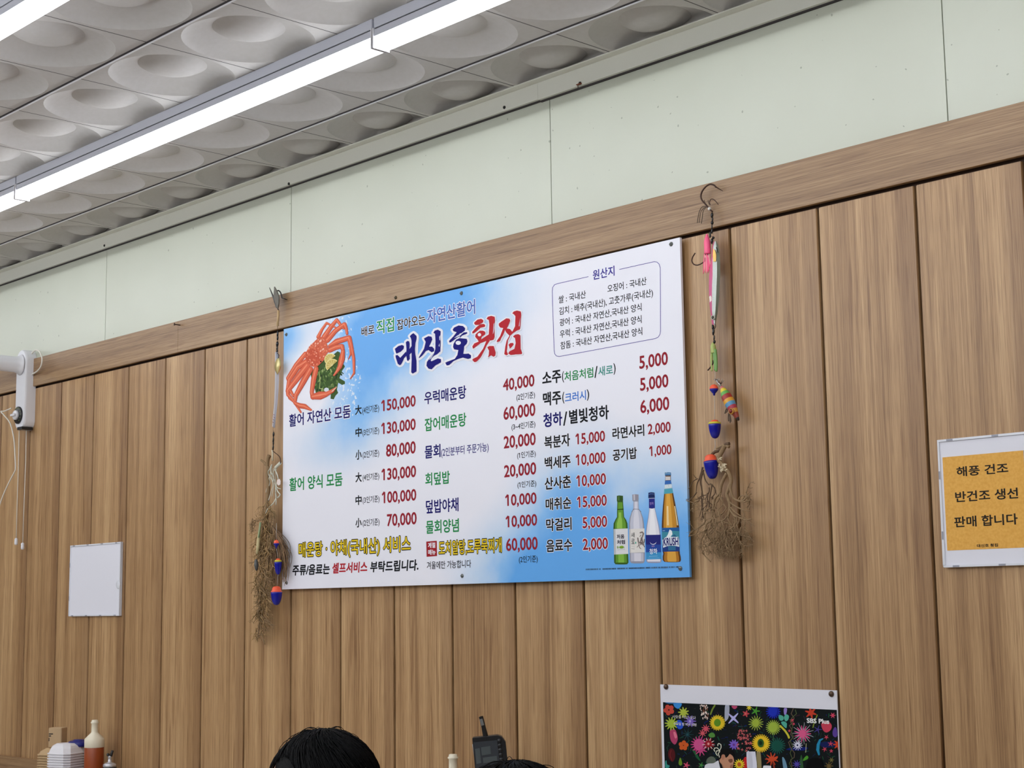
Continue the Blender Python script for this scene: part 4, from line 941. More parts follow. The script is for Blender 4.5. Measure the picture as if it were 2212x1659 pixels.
# --- right string
o = thing('fish_hook', 'large dark fish hook with brown feathers hooked over the rail, topping the right string', 'fish hook', R1(530, 700), 'hooks that hold the lure strings')
d = MB(); p = path(R1, [(690,250),(640,205),(560,188),(470,235),(390,330),(352,440),(375,540),(450,630),(500,690),(560,760),(610,800)]); d.tube(p, .0017, wire_m, 8)
d.tube([p[0], p[0]+Vector((.004, .016, -.006))], [.0015, .0005], wire_m, 6); d.build('hook', o)
d = MB()
for pts in ([(490,680),(390,690),(330,770),(295,900),(275,1055)], [(490,690),(420,720),(355,800),(330,920),(315,1050)], [(490,695),(440,730),(400,800),(385,930),(362,1065)], [(480,640),(440,600),(425,540)], [(540,640),(525,600),(510,545)]): d.tube(path(R1, pts), .0009, feather_m, 5)
d.build('feather', o)
d = MB(); d.tube(path(R1, [(560,650),(548,590),(570,530),(625,522),(690,575),(740,640)]), .0009, wire_m, 6); d.build('small_hook', o)
d = MB(); d.ball(R1(545, 735), .0036, mat('white_bead', srgb((225, 222, 215)), .3)); d.build('bead', o)
def chain(nm, fn, segs, par=None, top=None):
    d = MB()
    for (x, y, r, l) in segs: d.lathe([(0, -l), (r*.7, -l*.8), (r, -l*.2), (r, l*.3), (r*.6, l*.8), (0, l)], bead_m, fn(x, y), (.1, 0, 1), 10)
    return d
def swivel(label, fn, segs, thin, grp='swivels and links on the lure strings'):
    d = chain('x', fn, segs)
    d.tube([fn(*p) for p in thin], .0006, wire_m, 5)
    return tag(d.build('swivel'), label, 'swivel', grp)
swivel('dark swivel and snap chain between the large hook and the silver jig', R1, [(602,880,.0028,.006),(612,975,.0018,.005),(606,1050,.0030,.004),(600,1140,.0014,.006),(602,1235,.0020,.006),(560,1320,.002,.007),(630,1385,.0028,.003),(600,1460,.0028,.006)], [(610,800),(610,900),(606,1050),(600,1270),(520,1295),(560,1325),(630,1385),(600,1440),(605,1520),(640,1545)])
o = thing('squid_skirt', 'hot pink rubber squid skirt with frayed ends beside the silver jig', 'squid skirt', R2(345, 300))
pk = mat('pink_rubber', srgb((255, 100, 146)), .4, emit=None); pk2 = mat('pale_pink_rubber', srgb((246, 176, 172)), .4)
d = MB(); p = path(R2, [(338,110),(340,150),(342,210),(345,270),(348,340),(348,420)], 4); n = len(p)
d.tube(p, [.0010+.0058*min(1, (i/n)*2.2) for i in range(n)], pk, 12); d.build('head', o)
d = MB(); random.seed(3)
for (x1, y1) in [(285,735),(303,690),(318,720),(333,738),(346,700),(358,722),(372,690),(388,640),(310,640),(395,590)]:
    d.tube(path(R2, [(345+random.uniform(-36, 36), 330), (340+(x1-340)*.7, 480), (x1, y1)], 5), [.0022]*5+[.0016]*3+[.0011]*2+[.0006], pk if random.random() < .55 else pk2, 6)
d.build('tentacles', o)
d = MB(); d.tube(path(R2, [(295,545),(240,580),(185,597),(130,580),(105,530),(118,470),(140,435),(155,408)]), 0.0013, wire_m, 7); d.build('hook', o)
# silver and pink metal jig, a blade of diamond section
o = thing('metal_jig', 'long silver metal jig with a pink side and gold gills on the right string', 'fishing lure', R2(455, 850))
sil = mat('jig_silver', srgb((172, 178, 172)), .34, .75, bump=(420, .35)); pin = mat('jig_pink', srgb((232, 112, 160)), .25, .2, bump=(200, .3)); sid = mat('jig_grey_green', srgb((150, 168, 160)), .35, .4); gol = mat('jig_gold', srgb((206, 168, 92)), .3, .6, bump=(300, .4))
rows_ = [(225,448,462,490),(300,424,440,520),(400,416,432,535),(540,400,428,545),(760,374,428,546),(900,370,420,540),(1050,372,418,533),(1200,379,418,522),(1340,395,420,506),(1430,408,440,490),(1500,414,445,478),(1528,425,450,472)]
d = MB(); vs = []
for y_, a_, r_, c_ in rows_:
    hw_ = (c_-a_); m1 = r_+(c_-r_)*.58
    vs += [R2(a_, y_), R2(r_, y_, -.004-.004*hw_/170), R2(m1, y_, -.005-.003*hw_/170), R2(c_, y_), R2((a_+c_)/2, y_, .007)]
n = len(rows_)
for k, mm in enumerate((pin, sil, sid, sid, sid)):
    d.add(vs, [(i*5+k, i*5+(k+1) % 5, (i+1)*5+(k+1) % 5, (i+1)*5+k) for i in range(n-1)], mm, False)
d.add(vs, [(0, 1, 2, 3, 4), tuple((n-1)*5+k for k in range(5))], sid); d.build('blade', o)
d = MB(); d.add([R2(x_, y_, -.0088) for x_, y_ in [(436,340),(468,370),(485,440),(480,540),(440,545),(428,450)]], [(0,1,2,3,4,5)], gol); d.build('gill_patch', o)
d = MB(); d.lathe([(.0052, 0), (.0052, .0012), (.0036, .002), (0, .0022)], mat('eye_ring', srgb((190, 190, 180)), .3), R2(440, 1412, -.0072), (0, -1, 0), 16); d.lathe([(.0034, .002), (.002, .003), (0, .0032)], mat('eye_dark', srgb((70, 64, 52)), .2), R2(440, 1412, -.0072), (0, -1, 0), 14); d.build('eye', o)
d = MB(); d.add([R2(x_, y_, -.0062) for x_, y_ in [(374,1090),(395,1070),(414,1100),(410,1150),(385,1180)]], [(0,1,2,3,4)], mat('pearl', srgb((236, 220, 214)), .2)); d.build('pearl_spot', o)
d = MB()
for k in range(5): d.tube([R2(482+k*5, 320+k*16, -.0095), R2(500+k*3, 335+k*16, -.0092)], .0008, bead_m, 5)
d.build('printed_marks', o)
d = MB(); c0 = R2(448, 1545); d.tube([c0+Vector((.0045*cos(a), 0, .006*sin(a))) for a in [2*pi*i/16 for i in range(17)]], .0009, bead_m, 6, False); d.build('split_ring', o)
swivel('dark twisted swivel between the silver jig and the pale green skirt', R3, [(385,45,.0028,.005),(390,105,.0026,.008),(400,190,.0016,.006),(403,245,.0026,.004)], [(385,15),(395,120),(402,190),(405,260)])
o = thing('squid_skirt', 'pale green rubber squid skirt above the small float on the right string', 'squid skirt', R3(390, 400))
gr1 = mat('pale_green_rubber', srgb((178, 190, 110)), .45); gr2 = mat('green_rubber', srgb((120, 166, 92)), .4)
d = MB(); p = path(R3, [(382,252),(385,300),(388,350),(390,400)], 4); d.tube(p, [.0012+.0042*min(1, i/4) for i in range(len(p))], gr1, 10); d.build('head', o)
d = MB()
for pts, r_, mm in [([(378,330),(364,450),(366,560),(368,648)], .0028, gr1), ([(395,340),(404,450),(412,560),(412,640)], .0034, gr2), ([(412,350),(424,450),(432,560),(430,655)], .0036, gr2), ([(372,300),(358,400),(360,520)], .0016, gr1)]:
    p = path(R3, pts, 4); d.tube(p, [r_*(1-.4*i/len(p)) for i in range(len(p))], mm, 8)
d.build('tentacles', o)
d = MB(); d.tube(path(R3, [(385,500),(380,545),(355,590),(312,638)]), .0015, wire_m, 7); d.build('hook', o)
def floatt(nm_label, fn, cx, ytop, ysplit, ybot, hw, band, grp, stem=False, tilt=0., sc=6.379):
    c0 = fn(cx, ysplit); u_ = pxm(c0)/sc; o = thing('fishing_float', nm_label, 'fishing float', c0, grp)
    R = hw*u_; hb = (ybot-ysplit)*u_; ht = (ysplit-ytop)*u_; ax = (sin(tilt), 0, cos(tilt))
    d = MB(); d.lathe([(R*max(cos(a), 0)**.72*(1-.07*sin(a)), -hb*sin(a)) for a in [pi/2*i/14 for i in range(15)]][::-1], bl_m, c0, ax, 24)
    if stem: d = MB(); d.lathe([(R*.24, -hb), (R*.26, -hb*.72), (R*.6, -hb*.48), (R*.92, -hb*.2), (R, 0)], bl_m, c0, ax, 24)
    d.build('lower_body', o)
    d = MB()
    if band:
        e = MB(); e.lathe([(R, 0), (R*.99, ht*.35), (R*.86, ht*.5)], ye_m, c0, ax, 24); e.build('yellow_band', o)
        d.lathe([(R*.70, ht*.45), (R*.62, ht*.7), (R*.40, ht*.95), (0, ht)], or_m, c0, ax, 24)
    elif stem: d.lathe([(R*cos(a), ht*sin(a)) for a in [pi/2*i/8 for i in range(9)]], or_m, c0, ax, 24)
    else: d.lathe([(R, 0), (R*.97, ht*.12), (R*.80, ht*.30), (R*.74, ht*.7), (R*.5, ht*.95), (0, ht)], or_m, c0, ax, 24)
    d.build('orange_cap', o); return o
G = 'orange and blue fishing floats'
floatt('small round orange-over-blue float, topmost float of the right string', R3, 397, 830, 895, 985, 62, False, G, True)
floatt('egg-shaped blue float with a yellow band, middle float of the right string', R3, 407, 1320, 1380, 1578, 87, True, G)
floatt('large blue float with an orange cap, against the dried sea fan on the right', R4, 340, 268, 345, 545, 84, False, G, tilt=-.10, sc=5.183)
d = MB(); d.tube(path(R3, [(412,655),(414,740),(400,830)], 3), .0006, line_m, 5); d.tube(path(R3, [(403,985),(408,1160),(404,1325)], 3), .0007, line_m, 5); d.tube([R3(410,1575), R4(390, 180), R4(360, 270)], .0007, line_m, 5)
tag(d.build('fishing_line'), 'thin pale fishing line running through the floats of the right string', 'fishing line', 'fishing lines')
# striped squid jig
o = thing('squid_jig', 'small rainbow-striped lure with a red eye, slanting beside the floats of the right string', 'fishing lure', R3(620, 1100))
p0, p1 = R3(500, 862), R3(738, 1325); ax = (p1-p0); Ln = ax.length; u_ = pxm(p0)/6.379
cl_ = [(0,20,(206,120,120)),(.07,34,(226,206,60)),(.17,54,(104,176,84)),(.27,70,(166,44,44)),(.40,76,(226,164,52)),(.50,76,(92,150,190)),(.60,68,(176,50,72)),(.70,62,(206,146,56)),(.80,46,(150,58,40)),(.93,26,(52,44,40)),(1.,14,(52,44,40))]
d = MB(); prof_ = [(0, 0)]; mm_ = []
for k, (t_, hw_, c_) in enumerate(cl_):
    prof_.append((hw_*u_, t_*Ln)); mm_.append(mat('jig_stripe_%d' % max(k-1, 0), srgb(cl_[max(k-1, 0)][2]), .4))
d.lathe(prof_, None, p0, ax, 20, True, mm_); d.build('striped_body', o)
ec = R3(640, 1202, -.009); d = MB(); d.lathe([(.0062, 0), (.0062, .0015), (.004, .003), (0, .0034)], mat('jig_eye_ring', srgb((200, 140, 60)), .3), ec, (0, -1, 0), 16); d.lathe([(.0042, .003), (.002, .0044), (0, .0046)], mat('jig_eye_red', srgb((120, 24, 24)), .2), ec, (0, -1, 0), 14); d.build('eye', o)
d = MB()
for k in range(7): a = 2*pi*k/7; b0 = R3(480+8*cos(a), 830); d.tube([b0, R3(470+34*cos(a)+10, 800+12*sin(a), .006*sin(a)), R3(470+52*cos(a)+10, 775+22*sin(a), .010*sin(a))], [.0011, .0009, .0005], steel_m, 5)
for k in range(6): a = 2*pi*k/6; d.tube([R3(430, 775), R3(430+40*cos(a), 760+14*sin(a), .008*sin(a))], [.001, .0005], steel_m, 5)
d.tube([R3(425, 765), R3(500, 865)], .0022, steel_m, 8); d.build('hook_crown', o)
d = MB()
for pts in ([(585,1150),(560,1190),(548,1235)], [(590,1160),(578,1200),(562,1220)], [(600,1230),(595,1290),(600,1340)], [(612,1240),(615,1300),(622,1362)], [(606,1230),(625,1290),(632,1345)]): d.tube(path(R3, pts, 4), .0012, feather_m, 5)
d.build('feather', o)
# --- dried sea fans
cor_m = mat('dried_coral', srgb((146, 120, 88)), .85, bump=(400, .5)); cor_d = mat('dried_coral_dark', srgb((98, 76, 56)), .85, bump=(400, .5)); cor_p = mat('dried_coral_pale', srgb((206, 190, 160)), .8)
def twig(d, fn, p, ang, ln, r, depth, mm, env, gy=0.):
    # grows a forking twig in crop pixels; ang 0 = straight down, positive to the right
    x, y = p; n = 4; pts = [fn(x, y, gy)]
    for i in range(n):
        ang += random.uniform(-.35, .35); x += ln/n*sin(ang); y += ln/n*cos(ang); gy += random.uniform(-.0016, .0016); gy = max(-.02, min(.016, gy))
        pts.append(fn(x, y, gy))
    d.tube(pts, [r*(1-.35*i/n) for i in range(n+1)], mm, 5)
    if depth <= 0 or not env(x, y): return
    for k in range(2 if random.random() < .75 else 3):
        twig(d, fn, (x, y), ang*.8+random.choice((-1, 1))*random.uniform(.25, .75), ln*random.uniform(.62, .9), r*.68, depth-1, mm, env, gy)
random.seed(21)
sf = thing('sea_fan', 'dried brown sea fan with forked twigs hanging at the bottom of the right lure string', 'dried sea fan', R4(520, 400), 'dried sea fans')
d = MB()
def limbc(pts, r0, r1, mm, fn=R4):
    p = path(fn, pts, 4); n = len(p); d.tube(p, [r0+(r1-r0)*i/n for i in range(n)], mm, 7)
limbc([(350,268),(385,240),(425,225),(470,185),(510,155),(545,150)], .0028, .0040, cor_d); limbc([(545,180),(500,170),(450,180),(400,200)], .0036, .0016, cor_m)
limbc([(500,160),(465,230),(435,290),(430,330),(460,370),(500,420),(545,480),(567,570),(540,650),(518,710),(535,770),(552,820),(548,890),(530,970)], .0050, .0028, cor_m)
limbc([(515,480),(470,570),(450,640),(440,700),(385,760),(372,830),(352,930),(345,1000),(290,1050),(268,1150),(228,1240),(246,1365),(340,1470)], .0034, .0010, cor_m)
limbc([(565,590),(560,650),(575,720),(610,770),(680,790),(730,760),(740,700)], .0032, .0014, cor_m); limbc([(610,775),(700,800),(780,780)], .0022, .0008, cor_m)
limbc([(550,800),(600,840),(680,880),(770,905)], .0022, .0008, cor_m); limbc([(550,880),(600,950),(660,975),(730,1000),(800,990)], .0026, .0010, cor_m); limbc([(560,860),(620,920),(680,960)], .0018, .0008, cor_m)
limbc([(450,700),(420,790),(385,820)], .0018, .0012, cor_m); limbc([(345,860),(290,890),(270,950),(270,1030),(200,1090),(120,1140),(92,1190)], .0020, .0008, cor_m); limbc([(250,410),(215,530),(185,600),(175,690)], .0020, .0006, cor_d)
limbc([(255,440),(225,560),(235,640),(245,700),(262,760)], .0022, .0008, cor_d); limbc([(255,470),(280,560),(320,610)], .0016, .0008, cor_d); limbc([(190,540),(140,570),(110,630),(90,650)], .0012, .0005, cor_d); limbc([(175,535),(145,495)], .0009, .0005, cor_d)
limbc([(240,690),(235,800),(240,850),(215,960)], .0014, .0006, cor_d); limbc([(330,600),(350,620),(325,760),(320,860)], .0016, .0009, cor_d)
for (x, y) in [(445,400),(470,420),(490,380),(500,430),(455,440),(480,410),(440,310)]:
    for k in range(4): a = random.uniform(0, 6.3); d.tube([R4(x, y), R4(x+26*cos(a), y+26*sin(a), -.004)], [.0026, .0012], cor_p, 5)
d.build('main_branches', sf)
d = MB(); env = lambda x, y: y < 1480-.0016*(x-480)**2 and 90 < x < 800
for (x, y, an, ln, dp, mm) in [(545,900,.3,130,4,cor_m),(530,970,0,120,5,cor_m),(520,960,-.3,120,5,cor_m),(600,950,.3,120,4,cor_m),(660,980,.2,120,4,cor_m),(720,1000,.1,110,4,cor_m),(690,880,.5,90,3,cor_m),(740,740,.6,60,3,cor_m),(730,700,2.6,70,3,cor_m),(690,780,2.4,80,3,cor_m),(650,780,2.8,70,3,cor_m),(350,960,.2,120,5,cor_m),(370,860,.4,120,4,cor_m),(400,800,.3,110,4,cor_m),(420,900,.1,120,5,cor_m),(460,1000,0,120,4,cor_m),(480,1090,.2,110,4,cor_m),(560,1080,.2,110,4,cor_m),(280,1100,.3,110,4,cor_m),(270,1180,.2,90,3,cor_m),(300,700,0,80,3,cor_d),(250,760,-.3,90,3,cor_d),(320,640,-.1,80,4,cor_d),(350,600,.2,70,3,cor_d),(210,780,-.9,70,2,cor_m),(180,690,-.4,60,2,cor_d),(200,1090,.2,70,2,cor_m),(440,740,.5,90,3,cor_m),(520,860,-.7,90,3,cor_m),(600,1040,.1,110,4,cor_m),(680,1080,.0,110,3,cor_m),(500,1180,0,100,4,cor_m),(420,1160,-.2,100,4,cor_m),(340,1180,.1,100,3,cor_m)]:
    twig(d, R4, (x, y), an, ln, .0016, dp, mm, env)
for i in range(15):
    x = random.uniform(300, 700); twig(d, R4, (x, random.uniform(940, 1230)), random.uniform(-.35, .35), 95, .0012, 3, cor_m, env, random.uniform(-.01, .01))
d.build('fine_twigs', sf)

# --- left string
o = thing('fish_hook', 'dark hook with a speckled grey leaf-shaped fin, hooked over the rail, topping the left string', 'fish hook', L1(260, 200), 'hooks that hold the lure strings')
d = MB(); p = path(L1, [(268,300),(262,200),(264,145),(280,128),(300,140),(312,170),(316,200)]); d.tube(p, .0018, bead_m, 8); d.tube([p[-1], p[-1]+Vector((.003, .018, -.004))], [.0016, .0008], bead_m, 6); d.build('hook', o)
fin_m = mat('speckled_fin', srgb((116, 112, 104)), .5, .4, bump=(500, .8))
def leaf(pts, th, mm, fn, nm, par, dy=0.):
    d = MB(); d.slab([fn(x_, y_, dy) for x_, y_ in pts], th, mm); return d.build(nm, par, bevel=.0006)
leaf([(239,88),(258,120),(285,188),(282,260),(272,312),(262,290),(240,215),(233,180)], .004, fin_m, L1, 'fin', o, -.008)
leaf([(189,95),(205,130),(232,185),(268,305),(258,300),(225,200)], .003, bead_m, L1, 'fin', o, -.004)
d = MB(); d.tube([L1(271, 300, -.004), L1(283, 318), L1(283, 328)], .0012, bead_m, 6); d.build('link', o)
d = MB(); d.tube([L1(283, 325), L1(275, 482)], .0034, mat('tan_tube', srgb((196, 166, 122)), .5), 10); d.build('shank_tube', o)
swivel('dark swivel chain between the speckled fin hook and the gold spoon', L1, [(275,560,.0026,.010),(275,600,.0026,.007),(272,660,.0036,.008),(270,700,.0024,.006),(270,730,.0028,.005)], [(275,480),(275,600),(270,740),(262,755)])
o = thing('metal_jig', 'slim curved white metal jig hanging left of the menu board', 'fishing lure', L1(265, 1100))
wj = mat('jig_white', srgb((206, 208, 218)), .3, .2, bump=(120, .3)); lf = [(248,740),(250,900),(246,1100),(240,1250),(226,1400),(221,1480)]; rt_ = [(276,740),(291,950),(286,1100),(275,1250),(257,1400),(247,1497)]
d = MB(); vs = []
import itertools
for (xa, ya_), (xb, yb_) in zip(lf, rt_): vs += [L1(xa, ya_), L1((xa+xb)/2-4, (ya_+yb_)/2, -.006), L1(xb, yb_), L1((xa+xb)/2, (ya_+yb_)/2, .005)]
d.add(vs, [(i*4+k, i*4+(k+1) % 4, (i+1)*4+(k+1) % 4, (i+1)*4+k) for i in range(len(lf)-1) for k in range(4)]+[(0, 1, 2, 3), tuple(4*(len(lf)-1)+k for k in range(4))], wj); d.build('blade', o)
d = MB()
for x_, y_ in [(240,1360),(243,1385),(236,1410),(232,1435)]: d.tube([L1(x_-6, y_, -.006), L1(x_+2, y_+8, -.006)], .0008, mat('red_print', srgb((160, 90, 100)), .5), 5)
d.build('printed_marks', o)
o = thing('spoon_blade', 'shiny gold leaf-shaped spoon over the white jig of the left string', 'fishing lure', L1(278, 880))
gd = mat('gold_spoon', srgb((228, 214, 150)), .35, .35)
d = MB(); vs = []; prof_ = [(800,6),(815,20),(840,29),(880,34),(915,28),(940,16),(962,3)]
for y_, h_ in prof_: xc = 282-(y_-800)*.06; vs += [L1(xc-h_, y_, -.012), L1(xc, y_, -.012-.0002*h_), L1(xc+h_, y_, -.012), L1(xc, y_, -.0105-.0001*h_)]
d.add(vs, [(i*4+k, i*4+(k+1) % 4, (i+1)*4+(k+1) % 4, (i+1)*4+k) for i in range(len(prof_)-1) for k in range(4)]+[(0, 1, 2, 3), tuple(4*(len(prof_)-1)+k for k in range(4))], gd, True); d.build('blade', o)
d = MB(); d.tube([L1(270, 745), L1(288, 770, -.008), L1(284, 805, -.011)], .0012, bead_m, 6); d.build('link', o)
swivel('dark swivel chain between the white jig and the lower hook, left string', L2, [(440,60,.0028,.007),(436,150,.0024,.010),(437,200,.002,.006),(433,265,.0022,.008)], [(440,0),(440,60),(437,150),(436,250),(425,305)])
o = thing('squid_skirt', 'stringy white rubber skirt on a thin hook above the left dried sea fan', 'squid skirt', L2(460, 700))
wr = mat('white_rubber', srgb((214, 214, 198)), .4)
d = MB(); d.tube(path(L2, [(418,305),(460,345),(500,375),(535,415),(548,470),(545,520)]), .0012, wire_m, 6); d.build('hook', o)
d = MB(); d.tube([L2(421, 308), L2(425, 345), L2(424, 470)], .0026, mat('pale_tube', srgb((214, 204, 176)), .4), 8); d.tube(path(L2, [(545,505),(510,540),(470,580)], 4), .0042, wr, 8); d.build('head', o)
d = MB()
for pts in ([(412,530),(380,590),(360,680),(350,820),(318,965)], [(415,530),(400,640),(370,740),(385,800),(365,880)], [(470,590),(430,660),(420,740),(445,820),(412,1030)], [(490,570),(470,660),(470,760),(485,840),(470,960)], [(470,580),(440,640),(448,760),(490,880),(550,910)], [(440,590),(400,700),(430,840),(400,960),(360,1090)], [(480,850),(470,950),(490,1040)], [(480,860),(500,940),(540,1000),(500,1050)], [(390,600),(355,640),(380,720),(440,800)], [(475,1060),(430,1140),(350,1220),(290,1360)], [(470,980),(478,1080),(476,1160)], [(460,600),(500,700),(520,800)], [(405,560),(395,640),(440,720),(430,800)], [(455,760),(470,900),(478,1030)]):
    d.tube(path(L2, [(x_, y_, random.uniform(-.012, .002)) for x_, y_ in pts], 5), random.uniform(.0008, .0017), wr, 5)
d.build('tentacles', o)
d = MB(); d.slab([L2(x_, y_, -.01) for x_, y_ in [(495,765),(530,755),(545,790),(540,840),(515,858),(490,830)]], .0015, mat('pearl', srgb((225, 225, 230)), .3)); d.build('pearl_disc', o)
random.seed(33)
sf = thing('sea_fan', 'dried brown sea fan in a long drooping bundle left of the menu board', 'dried sea fan', L3(250, 300), 'dried sea fans')
d = MB(); fr = mat('dried_fan_red_brown', srgb((134, 104, 78)), .9)
for pts, r0, r1 in [([(370,390),(350,450),(345,520),(340,620)], .006, .004), ([(245,460),(300,500),(345,560)], .003, .003), ([(360,560),(340,700),(360,850),(350,1000),(330,1200),(320,1400),(330,1600)], .005, .006), ([(300,530),(345,560),(352,640)], .002, .002)]:
    p = path(L2, pts, 4); d.tube(p, [r0+(r1-r0)*i/len(p) for i in range(len(p))], cor_m, 7)
for pts in ([(255,-20),(245,200),(230,420),(215,650),(200,860)], [(290,0),(300,200),(290,420),(270,640),(230,850)], [(220,40),(200,250),(195,450),(180,640)], [(200,800),(185,1000),(175,1200),(160,1400)], [(265,820),(240,1000),(210,1120),(190,1300),(240,1500)]):
    p = path(L3, pts, 4); d.tube(p, [.0034*(1-.5*i/len(p)) for i in range(len(p))], cor_m, 6)
d.build('main_branches', sf)
d = MB(); colm = [mat('dried_fan_tan', srgb((160, 128, 84)), .85), mat('dried_fan_olive', srgb((128, 104, 66)), .85), cor_m, mat('dried_fan_light', srgb((182, 150, 104)), .85)]
e1_ = lambda x, y: 60 < x < 375 and y < 900; e2_ = lambda x, y: 40 < x < 340 and y < 1540
for i in range(120):
    y_ = random.uniform(-280, 700); c_ = 265-.06*y_; hw_ = 45+min(max(y_+280, 0), 420)*.20
    twig(d, L3, (random.uniform(c_-hw_*.9, c_+hw_*.8), y_), random.uniform(-.5, .35), 85, .0013, 2, random.choice(colm), e1_, random.uniform(-.018, .004))
for i in range(95):
    y_ = random.uniform(640, 1360); c_ = 205-.05*(y_-780); hw_ = 80
    twig(d, L3, (random.uniform(c_-hw_*.7, c_+hw_*.9), y_), random.uniform(-.5, .5), 66, .0012, 2, random.choice(colm), e2_, random.uniform(-.014, .006))
for i in range(16): twig(d, L3, (random.uniform(70, 140), random.uniform(-60, 60)), random.uniform(-1.2, .2), 40, .001, 2, cor_m, e1_)
d.build('fine_twigs', sf)
d = MB()
random.seed(8)
for i in range(190):          # reddish plume spreading to the right
    t_ = random.random(); x0_, y0_ = 330+60*t_, 30+120*t_; an = random.uniform(-.15, .55)*(1-.3*t_)+(.35 if i % 4 == 0 else 0); ln = random.uniform(220, 720)*(1-.35*abs(an))
    pts = [(x0_, y0_), (x0_+ln*.4*sin(an)+10, y0_+ln*.4*cos(an)), (x0_+ln*.75*sin(an*.8)+random.uniform(-8, 12), y0_+ln*.75*cos(an)), (x0_+ln*sin(an*.55)+random.uniform(-16, 18), y0_+ln*cos(an*.7))]
    pts = [(min(x_, 470+.30*min(y_, 380)), y_) for x_, y_ in pts]
    dyv = random.uniform(-.012, .006)
    d.tube([L3(x_, y_, dyv) for x_, y_ in bez(pts, 3)], [.0010]*3+[.0009]*3+[.0007]*3+[.0004], random.choice((fr, fr, colm[2], cor_d)), 5)
d.build('plume', sf)
floatt('small orange-over-blue float, topmost of the left string, half hidden in twigs', lambda x, y, dy=0.: L3(x, y, dy-.024), 383, 208, 250, 315, 34, False, G, True, 0., 5.72)
floatt('blue float with a yellow band between the twigs of the left sea fan', lambda x, y, dy=0.: L3(x, y, dy-.022), 405, 436, 480, 636, 46, True, G, False, 0., 5.72)
floatt('large glossy blue float with an orange cap, lowest on the left string', lambda x, y, dy=0.: L3(x, y, dy-.024), 385, 780, 852, 1012, 71, False, G, False, 0., 5.72)
d = MB(); d.tube([L3(385, 0, -.010), L3(383, 210, -.016)], .0006, line_m, 5); d.tube([L3(385, 315, -.016), L3(405, 440, -.014)], .0006, line_m, 5); d.tube([L3(405, 636, -.014), L3(390, 782, -.016)], .0006, line_m, 5)
tag(d.build('fishing_line'), 'thin fishing line joining the floats of the left string', 'fishing line', 'fishing lines')
o = thing('stick_lure', 'small cream and green stick lure with a dark grey head in the left sea fan', 'fishing lure', L3(150, 300))
d = MB(); p0, p1 = L3(182, 30, -.02), L3(138, 470, -.02); d.lathe([(.0012, 0), (.0030, .008), (.0045, .03), (.0048, .055), (.0040, .075)], mat('lure_cream', srgb((206, 192, 146)), .4), p0, p1-p0, 14); d.build('body', o)
d = MB(); d.tube([L3(186, -10, -.021), L3(165, 180, -.023)], .0026, mat('lure_green', srgb((150, 170, 130)), .35), 8); d.build('green_back', o)
d = MB(); d.lathe([(0, -.017), (.004, -.012), (.0062, 0), (.004, .012), (0, .016)], mat('lure_grey', srgb((84, 86, 86)), .35), L3(135, 515, -.022), (-.1, 0, 1), 16); d.build('head', o)
# ================================================================== counter with sauces and takeaway trays
CT = .915
top_m = mat('counter_top', srgb((200, 196, 188)), .35); cab_m = mat('cabinet_white', srgb((216, 212, 204)), .5)
for k in range(4):
    xa = -.3+k*.78
    o = thing('cabinet', 'white base cabinet under the counter by the wall, unit %d from the left' % (k+1), 'cabinet', (xa, -.18, 0), 'base cabinets under the counter')
    d = MB(); d.box((xa+.001, -.33, .08), (xa+.779, -.016, CT-.03), cab_m); d.box((xa+.001, -.29, 0), (xa+.779, -.02, .08), dark_m); d.build('body', o)
    for j in (0, 1):
        d = MB(); d.box((xa+.006+j*.387, -.35, .09), (xa+.387+j*.386, -.3302, CT-.035), cab_m); dd = d.build('door', o, bevel=.002)
        d = MB(); hx_ = xa+(.35 if j == 0 else .43); d.tube([(hx_, -.352, .62), (hx_, -.366, .62), (hx_, -.366, .74), (hx_, -.352, .74)], .004, steel_m, 8); d.build('handle', dd)
d = MB(); d.box((-.32, -.36, CT-.03), (2.84, -.0155, CT), top_m); tag(d.build('worktop', bevel=.003), 'pale worktop running along the boarded wall under the sauces', 'worktop')
def on(px, py, z):               # point of a horizontal plane seen at a pixel
    r_ = ray(px, py); return CAM + r_*((z-CAM.z)/r_.z)
# sauce bottles
cream_m = mat('cream_plastic', srgb((236, 228, 206)), .45); sauce_m = mat('chilli_sauce', srgb((150, 66, 22)), .35)
def sauce(label, P0, top_z):
    o = thing('sauce_bottle', label, 'sauce bottle', P0, 'cream-capped sauce bottles'); H = top_z-P0.z
    R = .0285
    d = MB(); d.lathe([(R*.95, 0), (R, .004), (R, H-.080), (R*.96, H-.0775)], sauce_m, P0, (0, 0, 1), 32); d.build('bottle', o)
    d = MB(); d.lathe([(R*1.0, H-.0795), (R*1.02, H-.079), (R*1.02, H-.057), (R*.98, H-.054), (R*.38, H-.0375), (R*.34, H-.035), (R*.33, H-.011), (R*.42, H-.009), (R*.41, H-.0065), (R*.34, H-.005), (R*.32, H-.0008), (R*.26, H), (0, H)], cream_m, P0, (0, 0, 1), 32); d.build('spout_cap', o)
    return o
pb_ = at(205, 1555, -.060); sauce('orange sauce bottle with a cream spout cap beside the stack of white trays', Vector((pb_.x, pb_.y, CT)), pb_.z)
pn_ = at(978.5, 1629, -.075); sauce('cream spout of a sauce bottle showing alone, left of the black box', Vector((pn_.x, pn_.y, CT)), pn_.z)
